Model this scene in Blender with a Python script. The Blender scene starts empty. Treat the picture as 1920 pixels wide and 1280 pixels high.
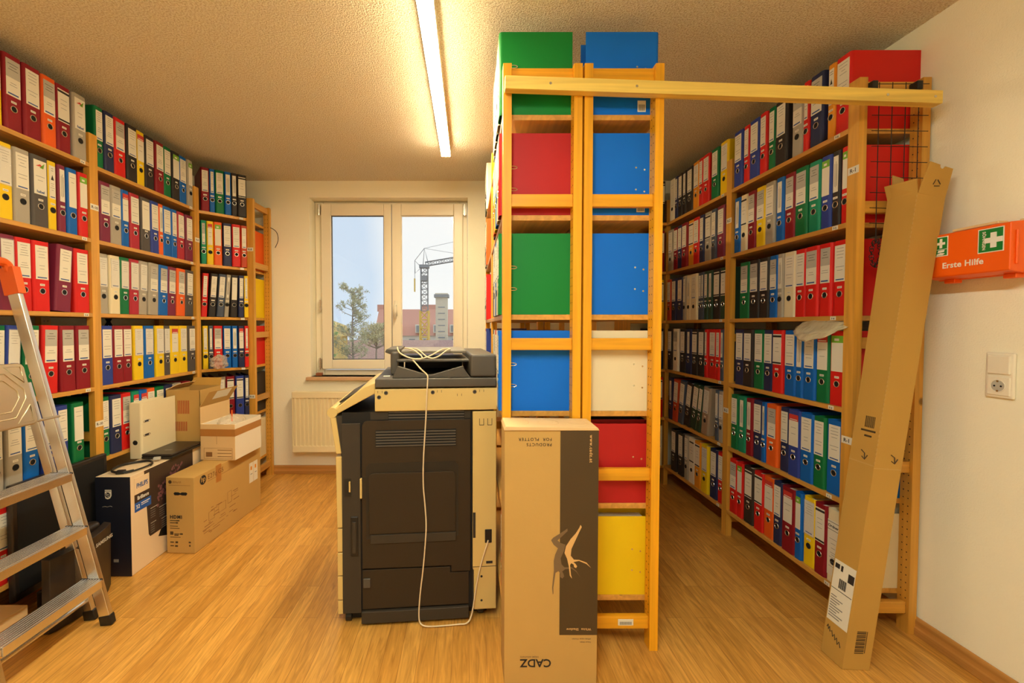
LAMP = 60.0
import bpy, math, random
from mathutils import Vector, Matrix, geometry
random.seed(7)
PI = math.pi
SC = bpy.context.scene
COL = SC.collection
def lin(c):
    return tuple(((x/255)/12.92 if x/255 <= .04045 else ((x/255+.055)/1.055)**2.4) for x in c)

# ---------------------------------------------------------------- materials
def new_mat(name):
    m = bpy.data.materials.new(name); m.use_nodes = True
    nt = m.node_tree; b = nt.nodes['Principled BSDF']
    return m, nt, b
def N(nt, t, **kw):
    n = nt.nodes.new(t)
    for k, v in kw.items(): setattr(n, k, v)
    return n
def plain(name, rgb, rough=.5, metal=0., bump=0., bscale=200., spec=.5, var=.06):
    m, nt, b = new_mat(name)
    b.inputs['Roughness'].default_value = rough; b.inputs['Metallic'].default_value = metal
    b.inputs['Specular IOR Level'].default_value = spec
    c = lin(rgb)
    tc = N(nt, 'ShaderNodeTexCoord')
    no = N(nt, 'ShaderNodeTexNoise'); no.inputs['Scale'].default_value = 9; no.inputs['Detail'].default_value = 3
    nt.links.new(tc.outputs['Object'], no.inputs['Vector'])
    mx = N(nt, 'ShaderNodeMix', data_type='RGBA')
    mx.inputs[6].default_value = (*[x*(1-var) for x in c], 1); mx.inputs[7].default_value = (*[min(1, x*(1+var)) for x in c], 1)
    nt.links.new(no.outputs['Fac'], mx.inputs[0]); nt.links.new(mx.outputs[2], b.inputs['Base Color'])
    if bump:
        n2 = N(nt, 'ShaderNodeTexNoise'); n2.inputs['Scale'].default_value = bscale; n2.inputs['Detail'].default_value = 4
        nt.links.new(tc.outputs['Object'], n2.inputs['Vector'])
        bp = N(nt, 'ShaderNodeBump'); bp.inputs['Strength'].default_value = bump; bp.inputs['Distance'].default_value = .004
        nt.links.new(n2.outputs['Fac'], bp.inputs['Height']); nt.links.new(bp.outputs['Normal'], b.inputs['Normal'])
    return m
def wood(name, rgb, axis, rough=.42, knots=True):
    m, nt, b = new_mat(name)
    b.inputs['Roughness'].default_value = rough
    c = lin(rgb); d = tuple(x*.62 for x in c)
    tc = N(nt, 'ShaderNodeTexCoord'); mp = N(nt, 'ShaderNodeMapping')
    s = [38, 38, 38]; s['xyz'.index(axis)] = 1.6
    mp.inputs['Scale'].default_value = s
    nt.links.new(tc.outputs['Object'], mp.inputs['Vector'])
    no = N(nt, 'ShaderNodeTexNoise'); no.inputs['Scale'].default_value = 1.0; no.inputs['Detail'].default_value = 5; no.inputs['Distortion'].default_value = .6
    nt.links.new(mp.outputs[0], no.inputs['Vector'])
    cr = N(nt, 'ShaderNodeValToRGB'); cr.color_ramp.elements[0].position = .32; cr.color_ramp.elements[1].position = .66
    cr.color_ramp.elements[0].color = (*[x*.78 for x in c], 1); cr.color_ramp.elements[1].color = (*[min(1, x*1.08) for x in c], 1)
    nt.links.new(no.outputs['Fac'], cr.inputs[0])
    out = cr.outputs[0]
    if knots:
        m2 = N(nt, 'ShaderNodeMapping'); s2 = [4.5]*3; s2['xyz'.index(axis)] = 3.0; m2.inputs['Scale'].default_value = s2
        nt.links.new(tc.outputs['Object'], m2.inputs['Vector'])
        vo = N(nt, 'ShaderNodeTexVoronoi'); vo.inputs['Scale'].default_value = 1.0
        nt.links.new(m2.outputs[0], vo.inputs['Vector'])
        k = N(nt, 'ShaderNodeValToRGB'); k.color_ramp.elements[0].position = .03; k.color_ramp.elements[1].position = .06
        k.color_ramp.elements[0].color = (1, 1, 1, 1); k.color_ramp.elements[1].color = (0, 0, 0, 1)
        nt.links.new(vo.outputs['Distance'], k.inputs[0])
        mx = N(nt, 'ShaderNodeMix', data_type='RGBA'); mx.inputs[7].default_value = (*[x*.28 for x in c], 1)
        nt.links.new(k.outputs[0], mx.inputs[0]); nt.links.new(out, mx.inputs[6]); out = mx.outputs[2]
    nt.links.new(out, b.inputs['Base Color'])
    return m
def emit(name, rgb, strength):
    m, nt, b = new_mat(name)
    b.inputs['Base Color'].default_value = (.8, .8, .8, 1)
    b.inputs['Emission Color'].default_value = (*rgb, 1); b.inputs['Emission Strength'].default_value = strength
    return m

M = {}
M['pine_x'] = wood('pine_x', (220, 160, 64), 'x'); M['pine_y'] = wood('pine_y', (212, 154, 68), 'y'); M['pine_z'] = wood('pine_z', (220, 160, 62), 'z')
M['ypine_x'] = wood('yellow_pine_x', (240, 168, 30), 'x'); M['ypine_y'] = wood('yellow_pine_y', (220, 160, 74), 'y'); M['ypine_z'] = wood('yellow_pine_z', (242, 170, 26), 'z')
M['batten'] = wood('batten_pine', (250, 212, 104), 'x', .5)
M['skirting'] = wood('skirting_oak', (196, 138, 70), 'y', .4, False); M['skirting_x'] = wood('skirting_oak_x', (196, 138, 70), 'x', .4, False)
M['sill'] = plain('sill_stone', (205, 165, 125), .4, bump=.05)
M['wall'] = plain('wall_plaster', (250, 244, 220), .9, bump=.35, bscale=160, var=.015)
M['white'] = plain('white_plastic', (240, 232, 212), .4, var=.01)
M['winwhite'] = plain('window_pvc', (240, 230, 208), .35, var=.01)
M['radiator'] = plain('radiator_enamel', (238, 222, 180), .35, var=.01)
M['paper'] = plain('paper_white', (236, 230, 214), .8, var=.02)
M['label'] = plain('label_paper', (232, 226, 208), .7, var=.03)
M['labelgrey'] = plain('label_grey', (184, 180, 168), .7, var=.06)
M['ink'] = plain('ink_grey', (140, 136, 128), .7); M['inkdark'] = plain('ink_black', (38, 34, 32), .7)
M['inkblue'] = plain('ink_blue', (52, 88, 150), .7); M['taggreen'] = plain('tag_green', (120, 180, 50), .6); M['tagred'] = plain('tag_red', (205, 60, 50), .6)
M['inkwhite'] = plain('ink_white', (240, 236, 226), .6)
M['metal'] = plain('nickel', (226, 224, 218), .25, 1.0); M['black'] = plain('black_plastic', (26, 24, 23), .42, var=.12)
M['hole'] = plain('hole_black', (8, 7, 7), .8); M['alu'] = plain('aluminium', (222, 222, 222), .27, 1.0, var=.16)
M['sheet'] = plain('embossed_aluminium', (214, 204, 178), .3, 1.0, var=.05)
M['orange_cap'] = plain('orange_plastic', (232, 96, 24), .4)
M['copier_dark'] = plain('copier_graphite', (62, 54, 44), .62, spec=.25, bump=.06, bscale=600, var=.04)
M['copier_dark2'] = plain('copier_graphite_panel', (58, 46, 32), .66, spec=.2, bump=.05, bscale=600, var=.04)
M['copier_lid'] = plain('copier_lid', (80, 74, 66), .5, var=.03)
M['copier_cream'] = plain('copier_cream', (214, 184, 114), .45, var=.02)
M['traygrey'] = plain('tray_grey', (128, 120, 106), .4); M['cord'] = plain('cord_cream', (226, 204, 166), .5)
M['card'] = plain('cardboard', (196, 156, 86), .85, bump=.08, bscale=90, var=.04); M['card2'] = plain('cardboard_brown', (190, 146, 66), .85, bump=.08, bscale=90, var=.05)
M['cardlight'] = plain('cardboard_pale', (224, 188, 134), .8, bump=.06, bscale=90, var=.03); M['cardwhite'] = plain('cardboard_white', (240, 228, 204), .8, var=.02)
M['tape'] = plain('parcel_tape', (182, 122, 58), .3); M['plotband'] = plain('print_brown', (74, 56, 30), .6, var=.05)
M['printgrey'] = plain('print_grey', (120, 96, 66), .7); M['printcream'] = plain('print_cream', (222, 176, 110), .7)
M['printbrown'] = plain('print_faint', (140, 96, 50), .8)
M['boxnavy'] = plain('box_navy', (22, 26, 40), .4, var=.08); M['boxblue'] = plain('box_blue', (24, 88, 176), .4); M['boxwhite'] = plain('box_white', (232, 208, 172), .45, var=.02)
M['screen'] = plain('printed_screen', (58, 44, 40), .4, var=.2); M['screenpink'] = plain('printed_pink', (120, 78, 84), .5, var=.35)
M['monitor'] = plain('monitor_black', (40, 33, 30), .32, var=.08)
M['aid'] = plain('first_aid_orange', (248, 100, 14), .38, var=.02); M['aidgreen'] = plain('sign_green', (10, 128, 52), .4, var=.02); M['aidtop'] = plain('case_cream', (236, 206, 150), .4)
M['wire'] = plain('black_wire', (44, 32, 28), .4, .3); M['wedge'] = plain('wedge_brown', (150, 84, 46), .6)
M['red_print'] = plain('red_print', (170, 80, 40), .8)
BC = {'red': (214, 32, 26), 'dred': (138, 22, 34), 'orange': (236, 98, 28), 'amber': (230, 150, 34), 'yellow': (240, 202, 20), 'blue': (10, 98, 186), 'royal': (46, 66, 150), 'navy': (40, 46, 84),
      'green': (10, 112, 62), 'dgreen': (44, 68, 48), 'teal': (20, 140, 102), 'black': (46, 40, 38), 'charcoal': (84, 78, 74), 'grey': (170, 162, 146), 'greige': (160, 140, 118), 'cream': (232, 218, 180),
      'white': (234, 226, 206), 'wine': (126, 40, 66), 'crimson': (176, 42, 56), 'rust': (190, 70, 36), 'slate': (72, 82, 100), 'marble': (58, 48, 42),
      'endgreen': (6, 128, 52), 'endblue': (0, 112, 224), 'endred': (184, 32, 32)}
BN = {'dred': 'dark red', 'royal': 'royal blue', 'dgreen': 'dark green', 'greige': 'greyish beige', 'wine': 'wine red', 'slate': 'slate blue', 'marble': 'black marbled', 'endgreen': 'green', 'endblue': 'blue', 'endred': 'red'}
for k, v in BC.items(): M['b_'+k] = plain('binder_'+k, v, .5, bump=.03, spec=.3, bscale=400, var=.22 if k == 'marble' else .04)

def clear_plastic(name, rgb, alpha, rough=.15):
    m, nt, b = new_mat(name)
    b.inputs['Base Color'].default_value = (*lin(rgb), 1); b.inputs['Roughness'].default_value = rough; b.inputs['Alpha'].default_value = alpha
    tc = N(nt, 'ShaderNodeTexCoord'); no = N(nt, 'ShaderNodeTexNoise'); no.inputs['Scale'].default_value = 45; no.inputs['Detail'].default_value = 5
    nt.links.new(tc.outputs['Object'], no.inputs['Vector'])
    bp = N(nt, 'ShaderNodeBump'); bp.inputs['Strength'].default_value = .8; bp.inputs['Distance'].default_value = .01
    nt.links.new(no.outputs['Fac'], bp.inputs['Height']); nt.links.new(bp.outputs['Normal'], b.inputs['Normal'])
    return m
M['bag'] = clear_plastic('clear_film', (244, 228, 204), .32, .1); M['bag2'] = clear_plastic('film_cream', (246, 230, 190), .52, .12)
M['pocket'] = clear_plastic('label_pocket', (240, 240, 240), .25, .1)

def floor_mat():
    m, nt, b = new_mat('laminate_oak'); b.inputs['Roughness'].default_value = .34
    tc = N(nt, 'ShaderNodeTexCoord'); mp = N(nt, 'ShaderNodeMapping'); mp.inputs['Rotation'].default_value = (0, 0, PI/2)
    nt.links.new(tc.outputs['Object'], mp.inputs['Vector'])
    br = N(nt, 'ShaderNodeTexBrick'); br.inputs['Scale'].default_value = 1; br.inputs['Brick Width'].default_value = .62; br.inputs['Row Height'].default_value = .066
    br.inputs['Mortar Size'].default_value = .0009; br.inputs['Bias'].default_value = 0; br.offset = .37
    br.inputs['Color1'].default_value = (*lin((226, 170, 84)), 1); br.inputs['Color2'].default_value = (*lin((206, 148, 66)), 1); br.inputs['Mortar'].default_value = (*lin((170, 116, 50)), 1)
    nt.links.new(mp.outputs[0], br.inputs['Vector'])
    m2 = N(nt, 'ShaderNodeMapping'); m2.inputs['Scale'].default_value = (26, 2.2, 1); nt.links.new(tc.outputs['Object'], m2.inputs['Vector'])
    no = N(nt, 'ShaderNodeTexNoise'); no.inputs['Scale'].default_value = 2.2; no.inputs['Detail'].default_value = 6; no.inputs['Distortion'].default_value = 1.6
    nt.links.new(m2.outputs[0], no.inputs['Vector'])
    cr = N(nt, 'ShaderNodeValToRGB'); cr.color_ramp.elements[0].position = .3; cr.color_ramp.elements[1].position = .72
    cr.color_ramp.elements[0].color = (.70, .64, .54, 1); cr.color_ramp.elements[1].color = (1.14, 1.14, 1.14, 1)
    nt.links.new(no.outputs['Fac'], cr.inputs[0])
    mx = N(nt, 'ShaderNodeMix', data_type='RGBA', blend_type='MULTIPLY'); mx.inputs[0].default_value = 1
    nt.links.new(br.outputs['Color'], mx.inputs[6]); nt.links.new(cr.outputs[0], mx.inputs[7]); nt.links.new(mx.outputs[2], b.inputs['Base Color'])
    return m
M['floor'] = floor_mat()
def ceil_mat():
    m, nt, b = new_mat('rough_plaster_ceiling'); b.inputs['Roughness'].default_value = .95
    tc = N(nt, 'ShaderNodeTexCoord')
    b.inputs['Base Color'].default_value = (*lin((236, 216, 180)), 1)
    no = N(nt, 'ShaderNodeTexNoise'); no.inputs['Scale'].default_value = 150; no.inputs['Detail'].default_value = 3
    nt.links.new(tc.outputs['Object'], no.inputs['Vector'])
    cr = N(nt, 'ShaderNodeValToRGB'); cr.color_ramp.elements[0].color = (*lin((216, 198, 162)), 1); cr.color_ramp.elements[1].color = (*lin((254, 246, 226)), 1)  # shade of the plaster grain painted in: hollows darker than ridges
    cr.color_ramp.elements[0].position = .3; cr.color_ramp.elements[1].position = .6
    nt.links.new(no.outputs['Fac'], cr.inputs[0]); nt.links.new(cr.outputs[0], b.inputs['Base Color'])
    bp = N(nt, 'ShaderNodeBump'); bp.inputs['Strength'].default_value = 1.0; bp.inputs['Distance'].default_value = .011
    nt.links.new(no.outputs['Fac'], bp.inputs['Height']); nt.links.new(bp.outputs['Normal'], b.inputs['Normal'])
    return m
M['ceiling'] = ceil_mat()
def glass_mat():
    m, nt, b = new_mat('window_glass'); nt.nodes.remove(b)
    o = nt.nodes['Material Output']; t = N(nt, 'ShaderNodeBsdfTransparent'); g = N(nt, 'ShaderNodeBsdfGlossy'); g.inputs['Roughness'].default_value = .02
    t.inputs['Color'].default_value = (.96, .98, .97, 1)
    mx = N(nt, 'ShaderNodeMixShader'); mx.inputs[0].default_value = .05
    nt.links.new(t.outputs[0], mx.inputs[1]); nt.links.new(g.outputs[0], mx.inputs[2]); nt.links.new(mx.outputs[0], o.inputs[0])
    return m
M['glass'] = glass_mat()
M['tube'] = emit('lamp_diffuser', (1.0, .82, .50), 125.); M['tube2'] = emit('lamp_diffuser_front', (1.0, 1.05, .90), 168.)
# outdoors: roofs and leaves paled, haze painted into their colours
M['roofred'] = plain('roof_tiles_red', (214, 156, 140), .8, var=.12); M['roofbrown'] = plain('roof_tiles_brown', (190, 156, 148), .85, var=.25)
M['facade'] = plain('facade_pale', (236, 228, 214), .8); M['facadeyellow'] = plain('facade_yellow', (226, 200, 130), .8)
M['crane'] = plain('crane_grey', (150, 154, 158), .6); M['craneyellow'] = plain('crane_yellow', (240, 204, 104), .6); M['concrete'] = plain('concrete', (222, 212, 190), .8, var=.1)
M['bark'] = plain('bark', (150, 142, 136), .9, var=.2); M['leaf'] = plain('leaves', (190, 190, 158), .8, var=.3); M['leaf2'] = plain('leaves_olive', (206, 200, 160), .8, var=.3); M['leafgreen'] = plain('leaves_green', (172, 204, 140), .8, var=.3)
M['awning'] = plain('awning_green', (130, 170, 140), .7); M['ground'] = plain('gravel', (140, 130, 115), .95)

# ---------------------------------------------------------------- mesh helpers
W = {}
def V(*a): return Vector(a)
class MB:
    def __init__(s, T=None): s.v = []; s.f = []; s.m = []; s.T = T
    def add(s, pts, faces, m=0):
        o = len(s.v)
        for p in pts:
            p = Vector(p); s.v.append(s.T @ p if s.T else p)
        for f in faces: s.f.append([o+i for i in f]); s.m.append(m)
    def box(s, x0, x1, y0, y1, z0, z1, m=0):
        s.add([(x0,y0,z0),(x1,y0,z0),(x1,y1,z0),(x0,y1,z0),(x0,y0,z1),(x1,y0,z1),(x1,y1,z1),(x0,y1,z1)],
              [(3,2,1,0),(4,5,6,7),(0,1,5,4),(1,2,6,5),(2,3,7,6),(3,0,4,7)], m)
    def obox(s, o, a, b, c, m=0):            # corner o, edge vectors a,b,c
        o, a, b, c = map(Vector, (o, a, b, c))
        p = [o, o+a, o+a+b, o+b, o+c, o+a+c, o+a+b+c, o+b+c]
        fs = [(3,2,1,0),(4,5,6,7),(0,1,5,4),(1,2,6,5),(2,3,7,6),(3,0,4,7)]
        if a.cross(b).dot(c) < 0: fs = [f[::-1] for f in fs]
        s.add(p, fs, m)
    def beam(s, p0, p1, w, d, ref=(0,1,0), m=0):   # w along ref-ish, d across
        p0, p1, r = Vector(p0), Vector(p1), Vector(ref)
        t = (p1-p0).normalized(); a = (r - t*r.dot(t)).normalized(); b = t.cross(a)
        s.obox(p0 - a*w/2 - b*d/2, a*w, b*d, p1-p0, m)
    def prism(s, poly, o, u, v, w, m=0):      # 2D polygon in plane o+u,v extruded by w
        o, u, v, w = map(Vector, (o, u, v, w))
        base = [o + u*a + v*b for a, b in poly]; n = len(poly)
        flip = u.cross(v).dot(w) > 0
        fs = []
        area = sum(poly[i][0]*poly[(i+1) % n][1]-poly[(i+1) % n][0]*poly[i][1] for i in range(n))
        for i in range(n):
            j = (i+1) % n; q = (i, j, j+n, i+n)
            fs.append(q if (area > 0) == flip else q[::-1])
        cap = tuple(range(n)) if (area > 0) != flip else tuple(range(n))[::-1]
        fs += [cap, tuple(i+n for i in cap[::-1])]
        s.add(base + [p+w for p in base], fs, m)
    def tube(s, pts, r, n=8, m=0, closed=False):
        pts = [Vector(p) for p in pts]; k = len(pts); ring = []; prev = None
        R = r if isinstance(r, (list, tuple)) else [r]*k
        o = []
        for i, p in enumerate(pts):
            t = (pts[(i+1) % k if closed else min(i+1, k-1)] - pts[(i-1) % k if closed else max(i-1, 0)]).normalized()
            if prev is None:
                a = Vector((0, 0, 1)) if abs(t.z) < .9 else Vector((1, 0, 0)); a = (a - t*a.dot(t)).normalized()
            else: a = (prev - t*prev.dot(t)).normalized()
            prev = a; b = t.cross(a)
            o += [p + (a*math.cos(2*PI*j/n) + b*math.sin(2*PI*j/n))*R[i] for j in range(n)]
        fs = []
        for i in range(k if closed else k-1):
            for j in range(n):
                a0, a1 = i*n+j, i*n+(j+1) % n; b0, b1 = ((i+1) % k)*n+j, ((i+1) % k)*n+(j+1) % n
                fs.append((a0, a1, b1, b0))
        if not closed: fs += [tuple(range(n))[::-1], tuple((k-1)*n+j for j in range(n))]
        s.add(o, fs, m)
    def cyl(s, p0, p1, r, n=20, m=0, r1=None): s.tube([p0, p1], [r, r if r1 is None else r1], n, m)
    def disc(s, c, nrm, r, n=20, m=0):
        c, t = Vector(c), Vector(nrm).normalized(); a = Vector((0, 0, 1)) if abs(t.z) < .9 else Vector((1, 0, 0)); a = (a-t*a.dot(t)).normalized(); b = t.cross(a)
        s.add([c + (a*math.cos(2*PI*j/n)+b*math.sin(2*PI*j/n))*r for j in range(n)], [tuple(range(n))], m)
    def ring(s, c, nrm, r, tr, n=24, m=0, k=6):
        c, t = Vector(c), Vector(nrm).normalized(); a = Vector((0, 0, 1)) if abs(t.z) < .9 else Vector((1, 0, 0)); a = (a-t*a.dot(t)).normalized(); b = t.cross(a)
        s.tube([c + (a*math.cos(2*PI*j/n)+b*math.sin(2*PI*j/n))*r for j in range(n)], tr, k, m, True)
    def mesh(s, name, mats):
        me = bpy.data.meshes.new(name); me.from_pydata([tuple(p) for p in s.v], [], s.f)
        for mt in mats: me.materials.append(M[mt] if isinstance(mt, str) else mt)
        for p, i in zip(me.polygons, s.m): p.material_index = i
        me.update(); return me
    def build(s, name, mats, parent=None, bevel=0, smooth=False, seg=2):
        if isinstance(mats, str): mats = [mats]
        if parent is not None:
            inv = W[parent].inverted(); s.v = [inv @ p for p in s.v]
        me = s.mesh(name, mats); ob = bpy.data.objects.new(name, me); COL.objects.link(ob)
        W[ob] = W[parent] if parent is not None else Matrix()
        if parent is not None: ob.parent = parent
        if smooth:
            for p in me.polygons: p.use_smooth = True
        if bevel:
            b = ob.modifiers.new('bevel', 'BEVEL'); b.width = bevel; b.segments = seg; b.limit_method = 'ANGLE'; b.angle_limit = .6
            for p in me.polygons: p.use_smooth = True
            ob.modifiers.new('wn', 'WEIGHTED_NORMAL')
        return ob
def tag(o, label=None, cat=None, group=None, kind=None):
    if label: o['label'] = label
    if cat: o['category'] = cat
    if group: o['group'] = group
    if kind: o['kind'] = kind
    return o
def empty(name, loc, rot=(0, 0, 0)):
    o = bpy.data.objects.new(name, None); COL.objects.link(o); o.location = loc; o.rotation_euler = rot; o.empty_display_size = .05
    from mathutils import Euler
    W[o] = Matrix.Translation(loc) @ Euler(rot).to_matrix().to_4x4(); return o
def thing(name, label, cat, loc, rot=(0, 0, 0), group=None):
    return tag(empty(name, loc, rot), label, cat, group)
def bx(name, mat, parent, x0, x1, y0, y1, z0, z1, bevel=0, T=None):
    m = MB(T); m.box(x0, x1, y0, y1, z0, z1); return m.build(name, mat, parent, bevel)
TXT = {}
def text_mesh(txt, size, bold, spacing, align):
    key = (txt, size, bold, spacing, align)
    if key not in TXT:
        cu = bpy.data.curves.new('t', 'FONT'); cu.body = txt; cu.size = size; cu.offset = bold*size; cu.space_character = spacing; cu.align_x = align; cu.resolution_u = 3
        cu.extrude = .0002
        ob = bpy.data.objects.new('t', cu); COL.objects.link(ob)
        me = bpy.data.meshes.new_from_object(ob); bpy.data.objects.remove(ob); TXT[key] = ([v.co.copy() for v in me.vertices], [tuple(p.vertices) for p in me.polygons])
    return TXT[key]
def text(name, txt, o, right, up, size, mat, parent, bold=.0, spacing=1., align='CENTER', T=None, squash=1.):
    vs, fs = text_mesh(txt, size, bold, spacing, align)
    o, r, u = Vector(o), Vector(right).normalized(), Vector(up).normalized(); n = r.cross(u)
    m = MB(T); m.add([o + r*v.x*squash + u*v.y + n*(v.z+.0004) for v in vs], fs)
    return m.build(name, mat, parent)
def struct(o): o['kind'] = 'structure'; return o
# ================================================================ room shell
XL, XR, YB, YF, H = -2.26, 1.85, 3.72, -2.3, 2.5
struct(bx('floor', 'floor', None, XL-.3, XR+.3, YF-.3, YB+.3, -.1, 0))
struct(bx('ceiling', 'ceiling', None, XL-.3, XR+.3, YF-.3, YB+.3, H, H+.1))
struct(bx('wall_left', 'wall', None, XL-.3, XL, YF, YB+.3, 0, H))
struct(bx('wall_right', 'wall', None, XR, XR+.3, YF, YB+.3, 0, H))
struct(bx('wall_front', 'wall', None, XL, XR, YF-.3, YF, 0, H))
wx0, wx1, wz0, wz1 = -1.358, -.014, .836, 2.359
m = MB(); m.box(XL, wx0, YB, YB+.3, 0, H); m.box(wx1, XR, YB, YB+.3, 0, H); m.box(wx0, wx1, YB, YB+.3, 0, wz0); m.box(wx0, wx1, YB, YB+.3, wz1, H)
struct(m.build('wall_back', 'wall'))
def skirt(name, poly, o, u, v, w, mat): m = MB(); m.prism(poly, o, u, v, w); return struct(m.build(name, mat, None, .003))
sk = [(0, 0), (.018, 0), (.018, .03), (.014, .035), (.014, .062), (.006, .072), (0, .072)]
skirt('baseboard_right', sk, (XR, YF, 0), (-1, 0, 0), (0, 0, 1), (0, YB-YF, 0), 'skirting')
skirt('baseboard_back', sk, (XL, YB, 0), (0, -1, 0), (0, 0, 1), (XR-.018-XL, 0, 0), 'skirting_x')
# window
win = struct(empty('window_1', ((wx0+wx1)/2, 3.86, wz0)))
def frame(name, parent, x0, x1, z0, z1, y0, y1, wl, wr, wb, wt, mat='winwhite', bev=.006):
    m = MB(); m.box(x0, x0+wl, y0, y1, z0, z1); m.box(x1-wr, x1, y0, y1, z0, z1); m.box(x0+wl, x1-wr, y0, y1, z0, z0+wb); m.box(x0+wl, x1-wr, y0, y1, z1-wt, z1)
    return m.build(name, mat, parent, bev)
frame('window_frame', win, wx0+.002, wx1-.002, wz0+.001, wz1-.002, 3.845, 3.93, .075, .065, .045, .035)
for nm, x0, x1, gl, gr in (('l', -1.294, -.682, .086, .066), ('r', -.676, -.056, .080, .080)):
    s = frame('sash', win, x0, x1, .892, 2.335, 3.815, 3.875, gl, gr, .082, .102)
    g = bx('pane', 'glass', s, x0+gl-.004, x1-gr+.004, 3.842, 3.848, .97, 2.237)
    ms = frame('glazing_bead', s, x0+gl-.001, x1-gr+.001, .973, 2.234, 3.835, 3.841, .007, .007, .007, .007, 'black' if nm == 'l' else 'winwhite', 0)
m = MB(); m.box(-.655, -.63, 3.797, 3.815, 1.36, 1.49); m.tube([(-.643, 3.80, 1.45), (-.643, 3.77, 1.45), (-.643, 3.765, 1.44), (-.643, 3.765, 1.33)], .009)
m.build('window_handle', 'white', win, 0, True)
for hx, hz in ((-1.312, 2.28), (-.04, 2.28), (-1.312, .94), (-1.305, 1.45)):
    m = MB(); m.cyl((hx, 3.812, hz-.05), (hx, 3.812, hz+.05), .009, 10); m.box(hx-.012, hx+.012, 3.815, 3.845, hz-.04, hz+.04); m.build('hinge', 'metal', win)
struct(bx('trim_1', 'sill', None, wx0-.03, wx1+.03, YB-.045, 3.845, wz0-.028, wz0, .004))
w = bx('wooden_wedge', 'wedge', None, -1.335, -1.285, 3.765, 3.81, wz0, wz0+.026, .003); tag(w, 'small reddish brown wedge lying on the left end of the window sill', 'wedge')

# radiator
rad = thing('radiator', 'cream ribbed panel radiator below the window, half behind the copier', 'radiator', (-.85, 3.66, .2))
pts = []; n = 34; x0, x1 = -1.47, -.30
m = MB(); prof = []
for i in range(n):
    a = x0 + (x1-x0)*i/n; w_ = (x1-x0)/n
    prof += [(a, .0), (a+w_*.2, .0), (a+w_*.32, -.012), (a+w_*.68, -.012), (a+w_*.8, 0)]
prof += [(x1, 0), (x1, .03), (x0, .03)]
m.prism(prof, (0, 3.612, .27), (1, 0, 0), (0, 1, 0), (0, 0, .40)); m.build('front_panel', 'radiator', rad)
m = MB(); m.box(x0-.008, x1+.008, 3.598, 3.665, .67, .722); m.box(x0-.008, x1+.008, 3.598, 3.665, .216, .27); m.box(x0-.008, x0, 3.598, 3.69, .216, .722); m.box(x1, x1+.008, 3.598, 3.69, .216, .722)
m.build('casing', 'radiator', rad, .004)
m = MB(); m.box(x0+.2, x0+.24, 3.65, 3.7195, .3, .65); m.box(x1-.24, x1-.2, 3.65, 3.7195, .3, .65); m.box(x0, x1, 3.645, 3.67, .27, .67); m.build('wall_bracket', 'radiator', rad)

# ceiling lamps
def lamp(y0, y1, label, mat='tube'):
    t = thing('ceiling_light', label, 'ceiling light', (-.16, (y0+y1)/2, H))
    bx('lamp_housing', 'white', t, -.192, -.128, y0, y1, H-.062, H-.001, .003)
    bx('diffuser', mat, t, -.190, -.130, y0+.004, y1-.004, H-.068, H-.057)
lamp(1.48, 3.02, 'long slim lit strip light on the ceiling left of the centre rack')
lamp(-.90, .64, 'strip light on the ceiling above the viewpoint', 'tube2')

# ================================================================ racks
def tagplate(parent, txt, o, right, up, w, h, size):
    o, r, u = V(*o), V(*right), V(*up)
    m = MB(); n = r.cross(u); m.obox(o - r*w/2 - u*h/2, r*w, u*h, n*.0008)
    t = m.build('rack_tag', 'label', parent)
    text('lettering', txt, o - u*size*.36 + n*.0008, right, up, size, 'inkdark', t, .012)
PW_ = {'p': ''}
def post(parent, x0, x1, y0, y1, hole_face=None):
    m = MB(); m.box(x0, x1, y0, y1, 0, 2.26)
    if hole_face:                                   # two columns of peg holes on the inner face
        ax, val, sg = hole_face
        for k in range(66):
            for q in (.3, .7):
                z = .08 + k*.032
                if ax == 'x': m.disc((val+sg*.0006, y0+(y1-y0)*q, z), (sg, 0, 0), .0028, 6, 1)
                else: m.disc((x0+(x1-x0)*q, val+sg*.0006, z), (0, sg, 0), .0028, 6, 1)
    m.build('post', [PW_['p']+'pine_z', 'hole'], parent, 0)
RAILS = [(.103, .048), (.69, .046), (1.20, .046), (1.751, .048), (2.226, .046)]
def xframe(parent, xf, xr, yc):
    """side frame in a plane y=const: posts at xf and xr (outer limits)"""
    lo, hi = min(xf, xr), max(xf, xr)
    post(parent, lo, lo+.032, yc-.025, yc+.025, ('x', lo+.032, 1)); post(parent, hi-.032, hi, yc-.025, yc+.025, ('x', hi-.032, -1))
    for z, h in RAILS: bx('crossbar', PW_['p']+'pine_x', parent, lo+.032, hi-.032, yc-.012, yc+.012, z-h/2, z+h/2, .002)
def yframe(parent, x0, x1, ya, yb):
    post(parent, x0, x1, ya, ya+.032, ('y', ya+.032, 1)); post(parent, x0, x1, yb-.032, yb, ('y', yb-.032, -1))
    for z, h in RAILS: bx('crossbar', 'pine_y', parent, (x0+x1)/2-.012, (x0+x1)/2+.012, ya+.032, yb-.032, z-h/2, z+h/2, .002)
ZL = [2.105, 1.721, 1.337, .953, .569, .185]; ZR = [2.08, 1.697, 1.313, .93, .546, .162]; ZC = [2.092, 1.704, 1.315, .933, .563, .19]
TH = .021
def shelves(parent, zs, x0, x1, y0, y1, mat='pine_y'):
    for z in zs: bx('shelf', mat, parent, x0, x1, y0, y1, z-TH, z, .0015)
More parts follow.
